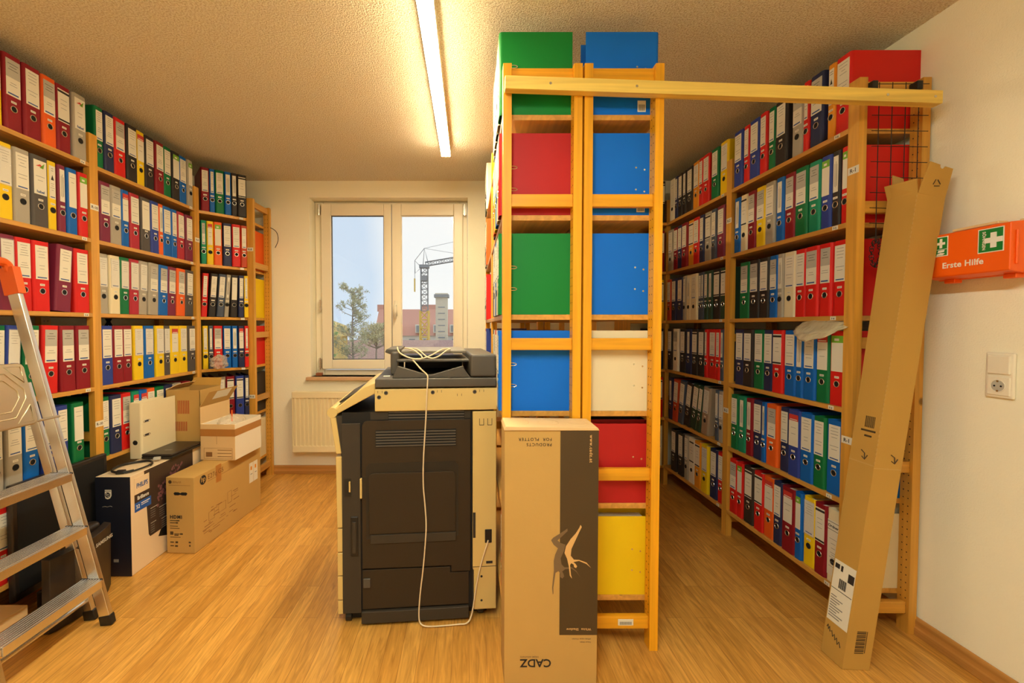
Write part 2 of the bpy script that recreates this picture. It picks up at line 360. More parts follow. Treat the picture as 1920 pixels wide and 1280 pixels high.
def shelf_tags(parent, zs, face_x, sg, y, on=range(6)):
    for i in on:
        z = zs[i]; m = MB(); xo = face_x
        a, b = (xo, xo+sg*.0008); m.box(min(a, b), max(a, b), y-.014, y+.014, z-TH+.003, z-.002)
        t = m.build('shelf_tag', 'label', parent)
        text('lettering', 'F-%d' % (6-i), (xo+sg*.0008, y, z-TH+.0055), (0, sg, 0), (0, 0, 1), .012, 'inkdark', t, .01)
lr = thing('shelving_rack', 'long pine shelving rack full of binders along the left wall, with angled corner', 'shelving rack', (-2.1, 2.5, 0))
LF = -1.945
for yc in (1.40, 2.273, 3.126): xframe(lr, LF, LF-.30, yc)
yframe(lr, -1.729, -1.679, 3.395, 3.705)
shelves(lr, ZL, LF-.30, LF, 1.425, 2.248); shelves(lr, ZL, LF-.30, LF, 2.298, 3.101)
for z in ZL:
    m = MB(); m.prism([(-2.245, 3.151), (-1.946, 3.151), (-1.730, 3.385), (-1.730, 3.705), (-2.245, 3.705)], (0, 0, z-TH), (1, 0, 0), (0, 1, 0), (0, 0, TH)); m.build('shelf', 'pine_x', lr, .0015)
for y, txt, zz in ((2.273, 'R-10', (1.885, .757)), (3.126, 'R-9', (1.885,)), ):
    for z in zz: tagplate(lr, txt, (LF, y, z), (0, 1, 0), (0, 0, 1), .05, .03, .02)
for z in (1.865, .717): tagplate(lr, 'R-8', (-1.704, 3.395, z), (1, 0, 0), (0, 0, 1), .05, .028, .02)
shelf_tags(lr, ZL, LF, 1, 2.21); shelf_tags(lr, ZL, LF, 1, 3.06)
for i, z in enumerate(ZL):
    u = V(.707, .734, 0).normalized(); o = V(-1.946, 3.151, z-.012) + u*.285; n = V(u.y, -u.x, 0)
    m = MB(); m.obox(o - u*.014 - V(0, 0, .008), u*.028, V(0, 0, .016), n*.0012); m.build('shelf_tag', 'label', lr)
for y0, y1 in ((1.425, 2.248), (2.298, 3.101)):
    m = MB(); m.beam((LF-.292, y0, .75), (LF-.292, y1, 1.85), .022, .002, (1, 0, 0)); m.beam((LF-.296, y0, 1.85), (LF-.296, y1, .75), .022, .002, (1, 0, 0)); m.build('cross_brace', 'wire', lr)

rr = thing('shelving_rack', 'long pine shelving rack full of binders along the right wall', 'shelving rack', (1.71, 2.6, 0))
RF = 1.555
for yc in (1.782, 2.625, 3.475): xframe(rr, RF, RF+.285, yc)
shelves(rr, ZR, RF, RF+.285, 1.807, 2.60); shelves(rr, ZR, RF, RF+.285, 2.65, 3.45)
for z in (1.90, .80): tagplate(rr, 'R-1', (RF, 1.778, z), (0, -1, 0), (0, 0, 1), .05, .03, .022)
for z in (1.90, .76): tagplate(rr, 'R-2', (RF, 2.621, z), (0, -1, 0), (0, 0, 1), .05, .03, .022)
shelf_tags(rr, ZR, RF, -1, 1.86); shelf_tags(rr, ZR, RF, -1, 2.69)
for y0, y1 in ((1.807, 2.60), (2.65, 3.45)):
    m = MB(); m.beam((RF+.281, y0, .75), (RF+.281, y1, 1.85), .02, .002, (1, 0, 0)); m.beam((RF+.2835, y0, 1.85), (RF+.2835, y1, .75), .02, .002, (1, 0, 0)); m.build('cross_brace', 'wire', rr)
for z in ZR:   # narrow corner shelves beyond the last frame
    bx('shelf', 'pine_x', rr, 1.27, 1.55, 3.43, 3.715, z-TH, z, .0015)
m = MB(); m.box(1.24, 1.27, 3.43, 3.715, 0, 2.26); m.build('post', 'pine_z', rr)

c1 = thing('shelving_rack', 'left half of the double pine rack standing in the middle of the room', 'shelving rack', (.28, 2.55, 0))
c2 = thing('shelving_rack', 'right half of the double pine rack standing in the middle of the room', 'shelving rack', (.59, 2.55, 0))
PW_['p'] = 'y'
for t, a, b in ((c1, .128, .428), (c2, .736, .436)):
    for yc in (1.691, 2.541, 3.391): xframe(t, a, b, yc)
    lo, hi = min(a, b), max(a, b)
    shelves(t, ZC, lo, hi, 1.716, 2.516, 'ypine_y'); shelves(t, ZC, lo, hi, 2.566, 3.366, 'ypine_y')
m = MB(); m.box(.585, .645, 1.6782, 1.6788, .093, .118)
for k in range(14): m.box(.592+k*.0034, .5935+k*.0034, 1.6778, 1.6782, .096, .108, 1)
m.build('barcode_sticker', ['label', 'inkdark'], c2)
bt = MB(); bt.obox((.132, 1.628, 2.146), (1.638, .02, -.044), (0, .036, 0), (0, 0, .048)); bt = bt.build('wooden_batten', 'batten', None, .002)
tag(bt, 'long pale pine batten joining the tops of the centre and right racks', 'wooden batten')
for px in (.30, .62, 1.56, 1.74):
    f = (px-.132)/1.638; m = MB(); m.cyl((px, 1.628+.02*f, 2.17-.044*f), (px, 1.6265+.02*f, 2.17-.044*f), .005, 10); m.build('screw', 'metal', bt)

# ================================================================ binders
BH, BD = .318, .285
CACHE = {}
def cached(key, fn):
    if key not in CACHE: CACHE[key] = fn()
    return CACHE[key]
def cover_mesh(w, col):
    def f():
        h = w/2; r = min(.012, h*.5); m = MB(); th = .0024
        outer = [(-h, BD)] + [(-h+r-r*math.cos(a), r-r*math.sin(a)) for a in [PI/2*k/4 for k in range(5)]] + [(h-r+r*math.sin(a), r-r*math.cos(a)) for a in [PI/2*k/4 for k in range(5)]] + [(h, BD)]
        inner = [(x*(1-th/h), th + y*(1-th/BD) if y < BD-.001 else y) for x, y in outer]
        n = len(outer)
        pts = [(x, y, 0) for x, y in outer] + [(x, y, 0) for x, y in inner] + [(x, y, BH) for x, y in outer] + [(x, y, BH) for x, y in inner]
        fs = []
        for i in range(n-1):
            j = i+1
            fs += [(i, j, j+2*n, i+2*n), (n+j, n+i, n+i+2*n+0, n+j+2*n), (i, n+i, n+j, j), (2*n+i, 2*n+j, 3*n+j, 3*n+i)]
        fs += [(0, 2*n, 3*n, n), (n-1, 2*n-1, 4*n-1, 3*n-1)]
        m.add(pts, fs)
        me = m.mesh('cover', ['b_'+col])
        return me
    return cached(('cov', w, col), f)
def paper_mesh(w):
    def f():
        m = MB(); h = w/2-.007
        m.box(-h, h, .03, .262, .008, .302); 
        return m.mesh('paper', ['paper'])
    return cached(('pap', w), f)
def ring_mesh(col):
    dark = col in ('white', 'cream', 'greige', 'grey', 'yellow')
    def f():
        m = MB(); m.ring((0, -.0006, .092), (0, -1, 0), .0128, .0016 if not dark else .0012, 20, 0 if not dark else 2, 6); m.disc((0, -.0009, .092), (0, -1, 0), .0115, 20, 1)
        return m.mesh('ring', ['metal', 'hole', 'black'])
    return cached(('ring', dark), f)
def sticker_mesh():
    def f(): m = MB(); m.box(-.011, .011, -.0008, .0004, .116, .125); m.box(-.008, .008, -.001, -.0007, .1195, .1215, 1); return m.mesh('sticker', ['label', 'ink'])
    return cached('stk', f)
LMATS = ['label', 'labelgrey', 'ink', 'inkdark', 'inkblue', 'taggreen', 'tagred', 'pocket']
def label_mesh(w, st, var):
    def f():
        rnd = random.Random(var*31+len(st)*7+ord(st[0])); m = MB()
        lw = min(.058, w-.016)/2
        if st == 'n': lw = min(lw, .014)
        z0, z1 = .145, .298
        y = -.0004
        def rect(x0, x1, a, b, mi, d=1): m.box(x0, x1, y-.0003*d, .0006, a, b, mi)
        if st == 'f': z0 = .13
        if st == 'o': z0, z1, lw = .03, .27, w/2-.006
        rect(-lw, lw, z0, z1, 0, 1)
        def lines(a, b, k, mi=2):
            for i in range(k):
                zz = b - (b-a)*(i+.5)/k; q = lw*rnd.uniform(.3, .78)
                rect(-q, q, zz-.0009, zz+.0009, mi, 2)
        if st == 'g': rect(-lw, lw, (z0+z1)/2, z1, 1, 1.5); lines(.25, .285, 3, 3); lines(.185, .205, 2); rect(-lw*.8, lw*.7, z0+.006, z0+.012, 4, 2)
        elif st == 'd': lines(.238, .292, rnd.randint(4, 6)); lines(.185, .215, rnd.randint(1, 3)); rect(-lw*.75, lw*.75, z0+.006, z0+.011, 4, 2)
        elif st == 'p': lines(.235, .29, 5); rect(-lw*.7, lw*.7, z0+.006, z0+.011, 4, 2); rect(-lw-.002, lw+.002, z0-.004, z1+.004, 7, 5)
        elif st == 'n':
            for q in (-.4, .1, .5): rect(lw*q-.001, lw*q+.001, z0+.02+.01*abs(q), z1-.02-.03*abs(q), 2, 2)
        elif st == 'v': rect(-lw, lw, z1-.03, z1, 5, 2); rect(-lw*.5, lw*.3, z1-.022, z1-.012, 0, 3)
        elif st == 'b': rect(-lw, lw, z1-.016, z1-.006, 3, 2); rect(-lw, lw, z0+.004, z0+.012, 3, 2); lines(.2, .26, 3)
        elif st == 'r': rect(-lw, lw, z1-.03, z1, 6, 2); rect(-lw*.8, lw*.8, z1-.026, z1-.022, 0, 3); lines(.19, .25, 2)
        elif st == 't': lines(.27, .29, 2, 3); m.prism([(-lw*.5, .232), (lw*.5, .232), (0, .256)], (0, y-.0006, 0), (1, 0, 0), (0, 0, 1), (0, -.0003, 0), 3); lines(.18, .22, 4); rect(-lw*.75, lw*.75, z0+.006, z0+.01, 4, 2)
        elif st == 'h':
            m.prism([(-lw*.7, .27), (0, .282), (lw*.6, .268), (lw*.2, .272)], (0, y-.0006, 0), (1, 0, 0), (0, 0, 1), (0, -.0003, 0), 6)
            m.prism([(-lw*.1, .266), (lw*.7, .29), (lw*.5, .264)], (0, y-.0006, 0), (1, 0, 0), (0, 0, 1), (0, -.0003, 0), 5)
            lines(.2, .235, 2)
        elif st == 'o': rect(-lw, lw, .262, .264, 3, 2); rect(-lw, lw, .228, .23, 3, 2); lines(.06, .2, 7)
        elif st == 'f': lines(.24, .285, 2)
        return m.mesh('label', LMATS)
    return cached(('lab', w, st, var), f)
TXTC = {}
def local_text(txt, size, bold, z, mat):
    key = (txt, size, z, mat)
    if key not in TXTC:
        vs, fs = text_mesh(txt, size, bold, 1., 'CENTER'); m = MB(); m.add([(v.x, -.0013-v.z, z+v.y) for v in vs], fs); TXTC[key] = m.mesh('lettering', [mat])
    return TXTC[key]
def child(name, me, parent):
    o = bpy.data.objects.new(name, me); COL.objects.link(o); o.parent = parent; return o
BIND = []       # bookkeeping for labels
def binder(x, y, z, rotz, w, col, st='d', lean=0., bay='', shelf=0, order=0, group='', label=None, slots=0, noring=False):
    w = max(.03, round(w*200)/200)
    a = math.radians(lean); dz = abs(math.sin(a))*w/2
    # x,y is where the spine centre is at mid height
    dx = -math.sin(a)*BH/2
    px, py = x + math.cos(rotz)*dx, y + math.sin(rotz)*dx
    r = empty('lever_arch_binder', (px, py, z+dz+.0006), (0, a, rotz))
    child('cover', cover_mesh(w, col), r); child('paper_stack', paper_mesh(w), r)
    var = random.randint(0, 3)
    if not noring:
        lb = child('spine_label', label_mesh(w, st, var), r)
        if st == 'h': child('lettering', local_text('habel', .017, .02, .152, 'inkblue'), lb)
        if st == 'o': child('lettering', local_text('Ordner', .017, .02, .24, 'inkdark'), lb)
        child('finger_ring', ring_mesh(col), r)
        if st not in 'ofb' or w > .06: child('spine_sticker', sticker_mesh(), r)
    if slots:      # the two metal clip slots or rivets on the flat side that faces out
        sx = slots*w/2; s_ = 1 if sx > 0 else -1
        for zz in (.10, .185):
            if slots < 0:
                for yy, dz_ in ((.052, -.008), (.085, 0)):
                    m = MB(); m.tube([(sx+s_*.0008, yy, zz+dz_), (sx-s_*.001, yy, zz+dz_)], .0036, 10); child('rivet', m.mesh('rivet', ['metal']), r)
            else:
                m = MB(); pts = [(sx+s_*.0008, .045+.016*math.cos(q)+(.01 if math.cos(q) > 0 else -.01), zz+.0055*math.sin(q)) for q in [2*PI*k/16 for k in range(16)]]
                m.tube(pts, .0016, 6, 0, True); child('clip_slot', m.mesh('slot', ['metal']), r)
    if group: r['group'] = group
    r['category'] = 'binder'
    if label: r['label'] = label
    else: BIND.append((r, col, st, w, lean, bay, shelf, order))
    return r
ROWS = {
 'L10': '1.815 0.078 yellow d;1.904 0.082 dred g;1.993 0.088 dred d;2.082 0.081 orange g;2.167 0.082 dred b;2.256 0.086 grey h',
 'L11': '1.848 0.067 yellow p;1.920 0.075 grey d;2.001 0.083 charcoal h;2.068 0.048 yellow t;2.116 0.043 wine n;2.168 0.060 blue f;2.231 0.059 red v',
 'L12': '1.847 0.065 wine p;1.917 0.073 red d;1.996 0.082 red d;2.104 0.086 wine d 4;2.203 0.086 red d',
 'L13': '1.799 0.067 green d 2;1.865 0.064 royal p 3;1.946 0.077 green d 2;2.036 0.086 red g 2;2.126 0.086 dred g;2.218 0.086 dred g',
 'L14': '1.777 0.064 grey d;1.856 0.072 grey d;1.930 0.071 blue d;2.010 0.061 royal d;2.075 0.062 royal d;2.160 0.067 green f',
 'L15': '1.796 0.057 red d 3;1.860 0.066 royal d 5',
 'L20': '2.315 0.057 green d;2.380 0.070 navy d;2.459 0.083 red g;2.545 0.086 black d;2.622 0.067 yellow r;2.698 0.079 black d;2.782 0.082 dred d;2.861 0.077 green d;2.945 0.079 black v;3.025 0.079 blue d;3.097 0.060 grey v',
 'L21': '2.354 0.074 wine g;2.431 0.079 grey g;2.501 0.060 blue r;2.574 0.080 crimson d;2.660 0.080 charcoal f;2.736 0.073 royal d;2.796 0.044 orange n;2.860 0.081 blue d;2.932 0.057 blue d;3.001 0.075 crimson d;3.092 0.084 wine d',
 'L22': '2.334 0.067 grey p;2.404 0.069 cream p;2.474 0.067 green p 1;2.544 0.072 crimson p 1;2.615 0.068 grey p 2;2.699 0.086 grey g 2;2.790 0.086 blue g 2;2.874 0.080 wine g 2;2.960 0.086 orange g 2;3.048 0.087 charcoal d 2',
 'L23': '2.337 0.082 royal d;2.413 0.069 dred d;2.487 0.073 dred d;2.565 0.078 yellow p;2.654 0.086 blue p;2.742 0.079 yellow p;2.811 0.060 charcoal p;2.886 0.086 yellow r;2.978 0.086 yellow p;3.062 0.077 charcoal d',
 'L24': '2.306 0.057 green d;2.377 0.080 navy d;2.454 0.074 red g;2.524 0.059 teal r;2.584 0.061 blue r;2.651 0.074 orange d;2.728 0.078 green d;2.811 0.084 navy d;2.901 0.088 grey d;2.993 0.086 dred d',
 'L30': '0.041 0.064 dred d;0.095 0.042 blue d;0.152 0.071 green d;0.216 0.054 blue n;0.266 0.046 black n;0.329 0.078 black b',
 'L31': '0.021 0.042 teal g;0.069 0.050 yellow r;0.127 0.062 orange v;0.196 0.067 navy d;0.266 0.070 red d;0.328 0.052 rust d',
 'L32': '0.018 0.047 red d 3;0.080 0.059 black d 4;0.141 0.061 slate d 4;0.188 0.034 grey n 4;0.238 0.061 black f 2;0.293 0.047 navy d 1;0.333 0.030 yellow p',
 'L33': '0.011 0.044 yellow p;0.052 0.037 slate d;0.106 0.069 red g;0.176 0.064 blue d;0.235 0.050 blue n;0.287 0.051 navy r;0.330 0.033 red d',
 'L34': '0.013 0.038 royal d;0.060 0.048 dred d;0.125 0.074 greige f;0.199 0.068 dred b;0.271 0.071 royal b;0.328 0.039 navy d',
 'A0': '1.849 0.074 red d;1.909 0.043 amber t;1.985 0.074 navy g;2.044 0.038 red d;2.103 0.072 grey g;2.212 0.086 black d;2.284 0.050 green d;2.341 0.058 red d;2.417 0.083 royal d;2.490 0.049 red d;2.560 0.083 royal d',
 'A1': '1.818 0.043 red v;1.866 0.044 black n;1.920 0.055 royal v;1.985 0.067 teal g;2.062 0.079 green g;2.140 0.067 dred g;2.205 0.056 blue n;2.275 0.074 grey d;2.353 0.071 yellow g;2.429 0.069 dred g;2.497 0.060 cream b;2.560 0.060 blue n',
 'A2': '1.830 0.074 red d;1.903 0.069 red g;1.980 0.078 red g;2.054 0.066 red d;2.127 0.079 cream d;2.189 0.043 grey n;2.243 0.064 blue g;2.315 0.074 black d;2.397 0.083 black g;2.485 0.087 green g',
 'A3': '1.838 0.082 red v;1.917 0.070 green r;1.990 0.072 blue d;2.051 0.045 blue n;2.115 0.077 blue d;2.197 0.078 red b;2.274 0.070 navy d;2.352 0.081 green d;2.437 0.085 black d;2.523 0.084 navy d',
 'A4': '1.851 0.086 blue d;1.931 0.065 green d;2.002 0.074 blue d;2.080 0.077 royal r;2.151 0.060 navy d;2.235 0.086 orange g;2.298 0.027 blue n;2.351 0.072 navy d;2.418 0.056 dred n;2.484 0.068 teal n;2.554 0.066 green d',
 'A5': '1.842 0.069 cream o;1.911 0.067 dred b;1.981 0.069 yellow p;2.040 0.045 blue v;2.106 0.085 dred r;2.182 0.063 navy d;2.252 0.075 orange r;2.329 0.077 red b;2.417 0.088 marble b;2.491 0.054 red v;2.555 0.069 red g',
 'B0': '2.683 0.086 yellow p;2.792 0.086 green d;2.889 0.076 red d;2.954 0.050 red d;3.023 0.082 amber d;3.121 0.086 black d;3.197 0.048 black d;3.257 0.064 black d;3.316 0.049 navy d;3.386 0.085 white f',
 'B1': '2.724 0.086 wine d;2.806 0.056 slate d;2.881 0.087 grey b;2.958 0.061 navy d;3.031 0.077 red d;3.112 0.080 amber b;3.199 0.088 dred d;3.280 0.068 navy d;3.354 0.071 dred d;3.439 0.086 grey d',
 'B2': '2.691 0.060 dgreen b;2.767 0.083 black b;2.836 0.043 dgreen n;2.883 0.046 dgreen d;2.927 0.035 slate d;2.967 0.041 slate d;3.033 0.085 cream d;3.111 0.065 cream n;3.167 0.041 grey f;3.248 0.086 navy d;3.340 0.071 navy d;3.411 0.063 rust d',
 'B3': '2.688 0.035 slate n;2.730 0.044 red d;2.803 0.086 red d;2.871 0.037 red d;2.929 0.074 black d;3.011 0.078 black b;3.096 0.080 navy n;3.189 0.086 black d;3.293 0.086 white g;3.387 0.073 black d',
 'B4': '2.687 0.053 grey p;2.736 0.041 slate p;2.863 0.084 greige p 6;2.935 0.054 dgreen d 8;3.008 0.086 dgreen d 9;3.100 0.086 black d 9;3.188 0.076 slate d 7;3.278 0.086 rust d 4;3.372 0.072 navy n',
 'B5': '2.691 0.060 red d;2.769 0.086 navy d;2.865 0.086 yellow p;2.955 0.079 amber b;3.044 0.086 white b;3.121 0.056 grey d;3.200 0.086 black d;3.308 0.086 black d',
}
SHELF = ['top', 'second', 'third', 'fourth', 'fifth', 'bottom']
BAY = {'L1': ("left rack's ladder bay", LF-.005, ZL, PI/2, 1.428, 2.246), 'L2': ("left rack's middle bay", LF-.005, ZL, PI/2, 2.300, 3.099), 'L3': ("left rack's corner", None, ZL, PI/4, 0, 0),
       'A': ("right rack's near bay", RF+.006, ZR, -PI/2, 1.809, 2.598), 'B': ("right rack's far bay", RF+.006, ZR, -PI/2, 2.652, 3.448)}
for key, txt in ROWS.items():
    bay, k = key[:-1], int(key[-1]); nm, fx, zs, rz, lo, hi = BAY[bay]
    items = [t.split() for t in txt.split(';')]
    it = [(float(t[0]), float(t[1]), t[2], t[3], float(t[4]) if len(t) > 4 else 0.) for t in items]
    grp = {'L': 'binders on the left rack', 'A': 'binders on the right rack', 'B': 'binders on the right rack'}[bay[0]]
    if bay != 'L3':
        s0 = it[0][0]-it[0][1]/2; s1 = it[-1][0]+it[-1][1]/2
        lo2, hi2 = max(lo, s0) if bay != 'L1' else s0, min(hi, s1)
        sq = (hi2-lo2)/(s1-s0); it = [(lo2+(c-s0)*sq, w*sq, col, st, ln) for c, w, col, st, ln in it]
    if bay == 'L3':
        s0 = min(it[0][0]-it[0][1]/2, .002); s1 = max(it[-1][0]+it[-1][1]/2, .312); sq = .310/(s1-s0); it = [(.002+(c-s0)*sq, w*sq, col, st, ln) for c, w, col, st, ln in it]
    n = len(it)
    for i, (c, w, col, st, ln) in enumerate(it):
        jit = random.uniform(-.004, .004)
        order = n-i if bay in 'AB' else i+1
        if bay == 'L3':
            u = V(-1.685+1.945, 3.38-3.165, 0).normalized()
            p = V(-1.945, 3.165, 0) + u*c ; rz = math.atan2(u.y, u.x); nrm = V(-u.y, u.x, 0)
            p = p + nrm*(.012+jit); x, y = p.x, p.y
        else:
            x, y = fx + (-1 if bay[0] == 'L' else 1)*(.004+jit if bay[0] == 'L' else .003+jit), c
        binder(x, y, zs[k], rz, min(w-.001, .086), col, st, ln, bay, k, order, grp)
# binders stowed flat along the corner end frame
for k, col in ((1, 'orange'), (2, 'yellow'), (3, 'red'), (4, 'black'), (5, 'cream')):
    binder(-1.747, 3.431, ZL[k], 0, .03, col, 'd', 0, 'L3', k, 9, 'binders on the left rack', '%s binder seen side-on through the end frame by the radiator, %s shelf' % (BN.get(col, col), SHELF[k]), noring=True)
# right rack, dark corner beyond the last post
for k, col in enumerate(('black', 'dred', 'yellow', 'navy', 'red', 'cream')):
    binder(1.497, 3.425, ZR[k], 0, .075, col, 'b' if k % 2 == 0 else 'd', 0, 'C', k, 1, 'binders on the right rack', '%s binder facing forward in the dark corner past the right rack, %s shelf' % (BN.get(col, col), SHELF[k]))
# centre rack: side towards the window aisle
CLN = [['endgreen', 'cream', 'dgreen', 'grey', 'white', 'navy'], ['red', 'cream', 'blue', 'yellow', 'orange', 'black'], ['endgreen', 'cream', 'blue', 'white', 'slate', 'grey'], ['endblue', 'white', 'red', 'cream', 'navy', 'royal']]
CLN[1][0] = 'endred'
CLF = [['white', 'dgreen', 'black'], ['orange', 'cream', 'black'], ['red', 'white', 'grey'], ['royal', 'red', 'cream']]
for k in range(4):
    for i, col in enumerate(CLN[k]):
        lab = None
        if i == 0: lab = '%s binder showing its flat side, %s shelf, left half of the centre rack end' % (BN.get(col, col), SHELF[k])
        binder(.132-(.016 if i < 5 else .01), 1.760+i*.0835, ZC[k], -PI/2, .08, col, 'd' if i % 3 else 'g', 0, 'CLN', k, 6-i, 'binders on the centre rack', lab, slots=1 if i == 0 else 0)
    for i, col in enumerate(CLF[k]):
        binder(.120, 3.11+i*.083, ZC[k], -PI/2, .08, col, 'd', 0, 'CLF', k, 3-i, 'binders on the centre rack')
binder(.132, 1.760, ZC[5], -PI/2, .08, 'red', 'd', 0, 'CLN', 5, 1, 'binders on the centre rack', 'red binder at the bottom of the centre rack beside the copier')
CR = ['endblue', 'endblue', 'endblue', 'cream', 'endred', 'yellow']
for k, col in enumerate(CR):
    b = binder(.736+.002, 1.760, ZC[k], PI/2, .08, col, 'd', 0, 'CR', k, 1, 'binders on the centre rack', '%s binder showing its flat side, %s shelf, right half of the centre rack end' % (BN.get(col, col), SHELF[k]), slots=-1)
    if k < 2:
        m = MB(); m.box(-.0412, -.0402, .050, .082, .012, .055)
        for q in range(9): m.box(-.0416, -.0411, .054+q*.0028, .0552+q*.0028, .016, .04, 1)
        child('barcode_sticker', m.mesh('bar', ['label', 'inkdark']), b)
for k in (4, 5):
    binder(.736, 1.845, ZC[k]+.0, PI/2, .08, 'black', 'd', 0, 'CR', k, 2, 'binders on the centre rack', 'black binder just behind the %s one, %s shelf of the centre rack end' % (BN.get(CR[k], CR[k]), SHELF[k]))

# labels that single each binder out
BAYN = {'L1': "left rack's ladder bay", 'L2': "left rack's middle bay", 'L3': "left rack's angled corner", 'A': "right rack's near bay", 'B': "right rack's far bay", 'CLN': "centre rack's copier side", 'CLF': "centre rack's window end"}
STN = {'h': 'with swoosh-logo label', 'v': 'with green-topped label', 'r': 'with red-topped label', 'n': 'with narrow label', 'o': "marked 'Ordner'", 't': 'with warning-triangle label', 'b': 'with black-barred label'}
ORD = ['', 'first', 'second', 'third', 'fourth', 'fifth', 'sixth', 'seventh', 'eighth', 'ninth', 'tenth', 'eleventh', 'twelfth', 'thirteenth']
from collections import Counter, defaultdict
shelfs = defaultdict(list)
for b in BIND: shelfs[(b[5], b[6])].append(b)
for (bay, k), bs in shelfs.items():
    bs.sort(key=lambda b: b[7])
    cnt = Counter(b[1] for b in bs); cst = Counter((b[1], b[2]) for b in bs); n = len(bs)
    if bay == 'L3' and k: cnt[{1: 'orange', 2: 'yellow', 3: 'red', 4: 'black', 5: 'cream'}[k]] += 1
    nb = []
    for i, b in enumerate(bs):
        l = BN.get(bs[i-1][1], bs[i-1][1]) if i else None; r = BN.get(bs[i+1][1], bs[i+1][1]) if i < n-1 else None
        nb.append((b[1], l, r))
    cnb = Counter(nb)
    for i, b in enumerate(bs):
        c = BN.get(b[1], b[1]); where = '%s shelf, %s' % (SHELF[k], BAYN[bay]); lean = 'leaning ' if abs(b[4]) > 2.5 and len(c.split()) == 1 else ''
        if cnt[b[1]] == 1: s = 'only %s%s binder on the %s' % (lean, c, where)
        elif b[2] in STN and cst[(b[1], b[2])] == 1: s = '%s binder %s, %s' % (c, STN[b[2]], where)
        elif cnb[nb[i]] == 1 and nb[i][1] and nb[i][2]:
            l, r = nb[i][1], nb[i][2]
            s = '%s binder between %s and %s ones, %s' % (c, l, r, where) if l != r else '%s binder between two %s ones, %s' % (c, l, where)
        else: s = '%s binder, %s from the left on the %s' % (c, ORD[i+1], where)
        b[0]['label'] = s
# ================================================================ copier
ca, sa = math.cos(math.radians(5.1)), math.sin(math.radians(5.1))
CT = Matrix(((ca, -sa, 0, -.545), (sa, ca, 0, 1.795), (0, 0, 1, 0), (0, 0, 0, 1)))
cp = thing('photocopier', 'large dark grey and cream office copier standing against the centre rack', 'photocopier', (-.25, 2.1, 0))
def cbox(name, mat, u0, u1, b0, b1, z0, z1, bev=.003, par=None): return bx(name, mat, par or cp, u0, u1, b0, b1, z0, z1, bev, CT)
m = MB(CT); m.prism([(.012, .05), (.655, .05), (.655, .91), (.16, .91), (.12, .895), (-.012, .892), (.008, .72), (.012, .5)], (0, .016, 0), (1, 0, 0), (0, 0, 1), (0, .58, 0))
m.build('body', 'copier_dark', cp, .003)
m = MB(CT); m.box(.03, .63, .06, .56, 0, .05); m.build('base', 'black', cp)
for uu in (.03, .6):
    for bb in (.05, .52): m = MB(CT); m.cyl((uu-.012, bb, .022), (uu+.012, bb, .022), .022, 14); m.build('castor', 'black', cp)
# side panels on the visible flank
m = MB(CT)
m.prism([(.012, .055), (.0885, .055), (.0885, .862), (.012, .862)], (0, .006, 0), (1, 0, 0), (0, 0, 1), (0, .012, 0)); m.build('front_side_panel', 'copier_dark', cp, .002)
rr_ = [(.094, .245), (.47, .242), (.47, .215), (.553, .215), (.553, .872), (.12, .872)] + [(.12-.024*math.sin(a), .848+.024*math.cos(a)) for a in [PI/2*k/5 for k in range(6)]] + [(.094, .50)]
m = MB(CT); m.prism(rr_, (0, .002, 0), (1, 0, 0), (0, 0, 1), (0, .02, 0)); sp = m.build('side_door', 'copier_dark2', cp, .003)
m = MB(CT); m.prism([(.094, .07), (.545, .07), (.545, .21), (.465, .21), (.465, .236), (.094, .238)], (0, .005, 0), (1, 0, 0), (0, 0, 1), (0, .015, 0)); m.build('lower_panel', 'copier_dark2', cp, .002)
cbox('base_panel', 'copier_dark', .09, .545, -.004, .02, .012, .062)
m = MB(CT)   # recessed manual tray door with rounded top corners
def rrect(x0, x1, z0, z1, r, k=5, low=False):
    p = []
    for cx_, cz_, a0 in ((x1-r, z1-r, 0), (x0+r, z1-r, PI/2)):
        p += [(cx_+r*math.cos(a0+PI/2*i/k), cz_+r*math.sin(a0+PI/2*i/k)) for i in range(k+1)]
    return p + [(x0, z0), (x1, z0)]
m.prism(rrect(.112, .500, .372, .694, .022), (0, .0012, 0), (1, 0, 0), (0, 0, 1), (0, .003, 0)); m.build('tray_recess', 'black', cp)
m = MB(CT); m.prism(rrect(.124, .488, .395, .652, .018), (0, -.004, 0), (1, 0, 0), (0, 0, 1), (0, .006, 0)); m.build('tray_door', 'copier_dark2', cp, .002)
cbox('tray_hinge', 'copier_dark', .13, .49, -.003, .004, .352, .39, .002)
m = MB(CT)
for i in range(4): m.box(.206, .526, .0105, .0135, .868+i*.0118, .8735+i*.0118)
for i in range(6): m.box(.154, .489, -.0015, .002, .764+i*.0118, .7695+i*.0118)
m.build('vent_slats', 'copier_lid', cp)
m = MB(CT); m.box(.204, .528, .0118, .0128, .864, .912); m.build('vent_recess', 'hole', cp)
m = MB(CT); m.box(.152, .491, .0004, .0024, .761, .833); m.build('vent_recess', 'hole', cp)
cbox('seam_backing', 'hole', .013, .561, .0130, .0158, .052, .908, 0); cbox('upper_panel', 'copier_dark', .130, .553, .0125, .0145, .876, .908, 0)
cbox('side_latch', 'copier_cream', .087, .096, -.006, .01, .548, .632, .002); cbox('latch_recess', 'black', .097, .113, .0, .004, .548, .636, 0)
cbox('grip', 'black', .046, .078, .002, .012, .30, .47, .008); cbox('grip_bar', 'copier_dark', .053, .071, -.004, .004, .315, .45, .006)
cbox('latch_recess', 'black', .022, .05, .003, .010, .556, .63, 0); cbox('latch_tab', 'copier_cream', .041, .048, -.001, .006, .575, .62, .002)
cbox('latch_tab', 'copier_lid', .098, .128, -.003, .006, .165, .205, .003)
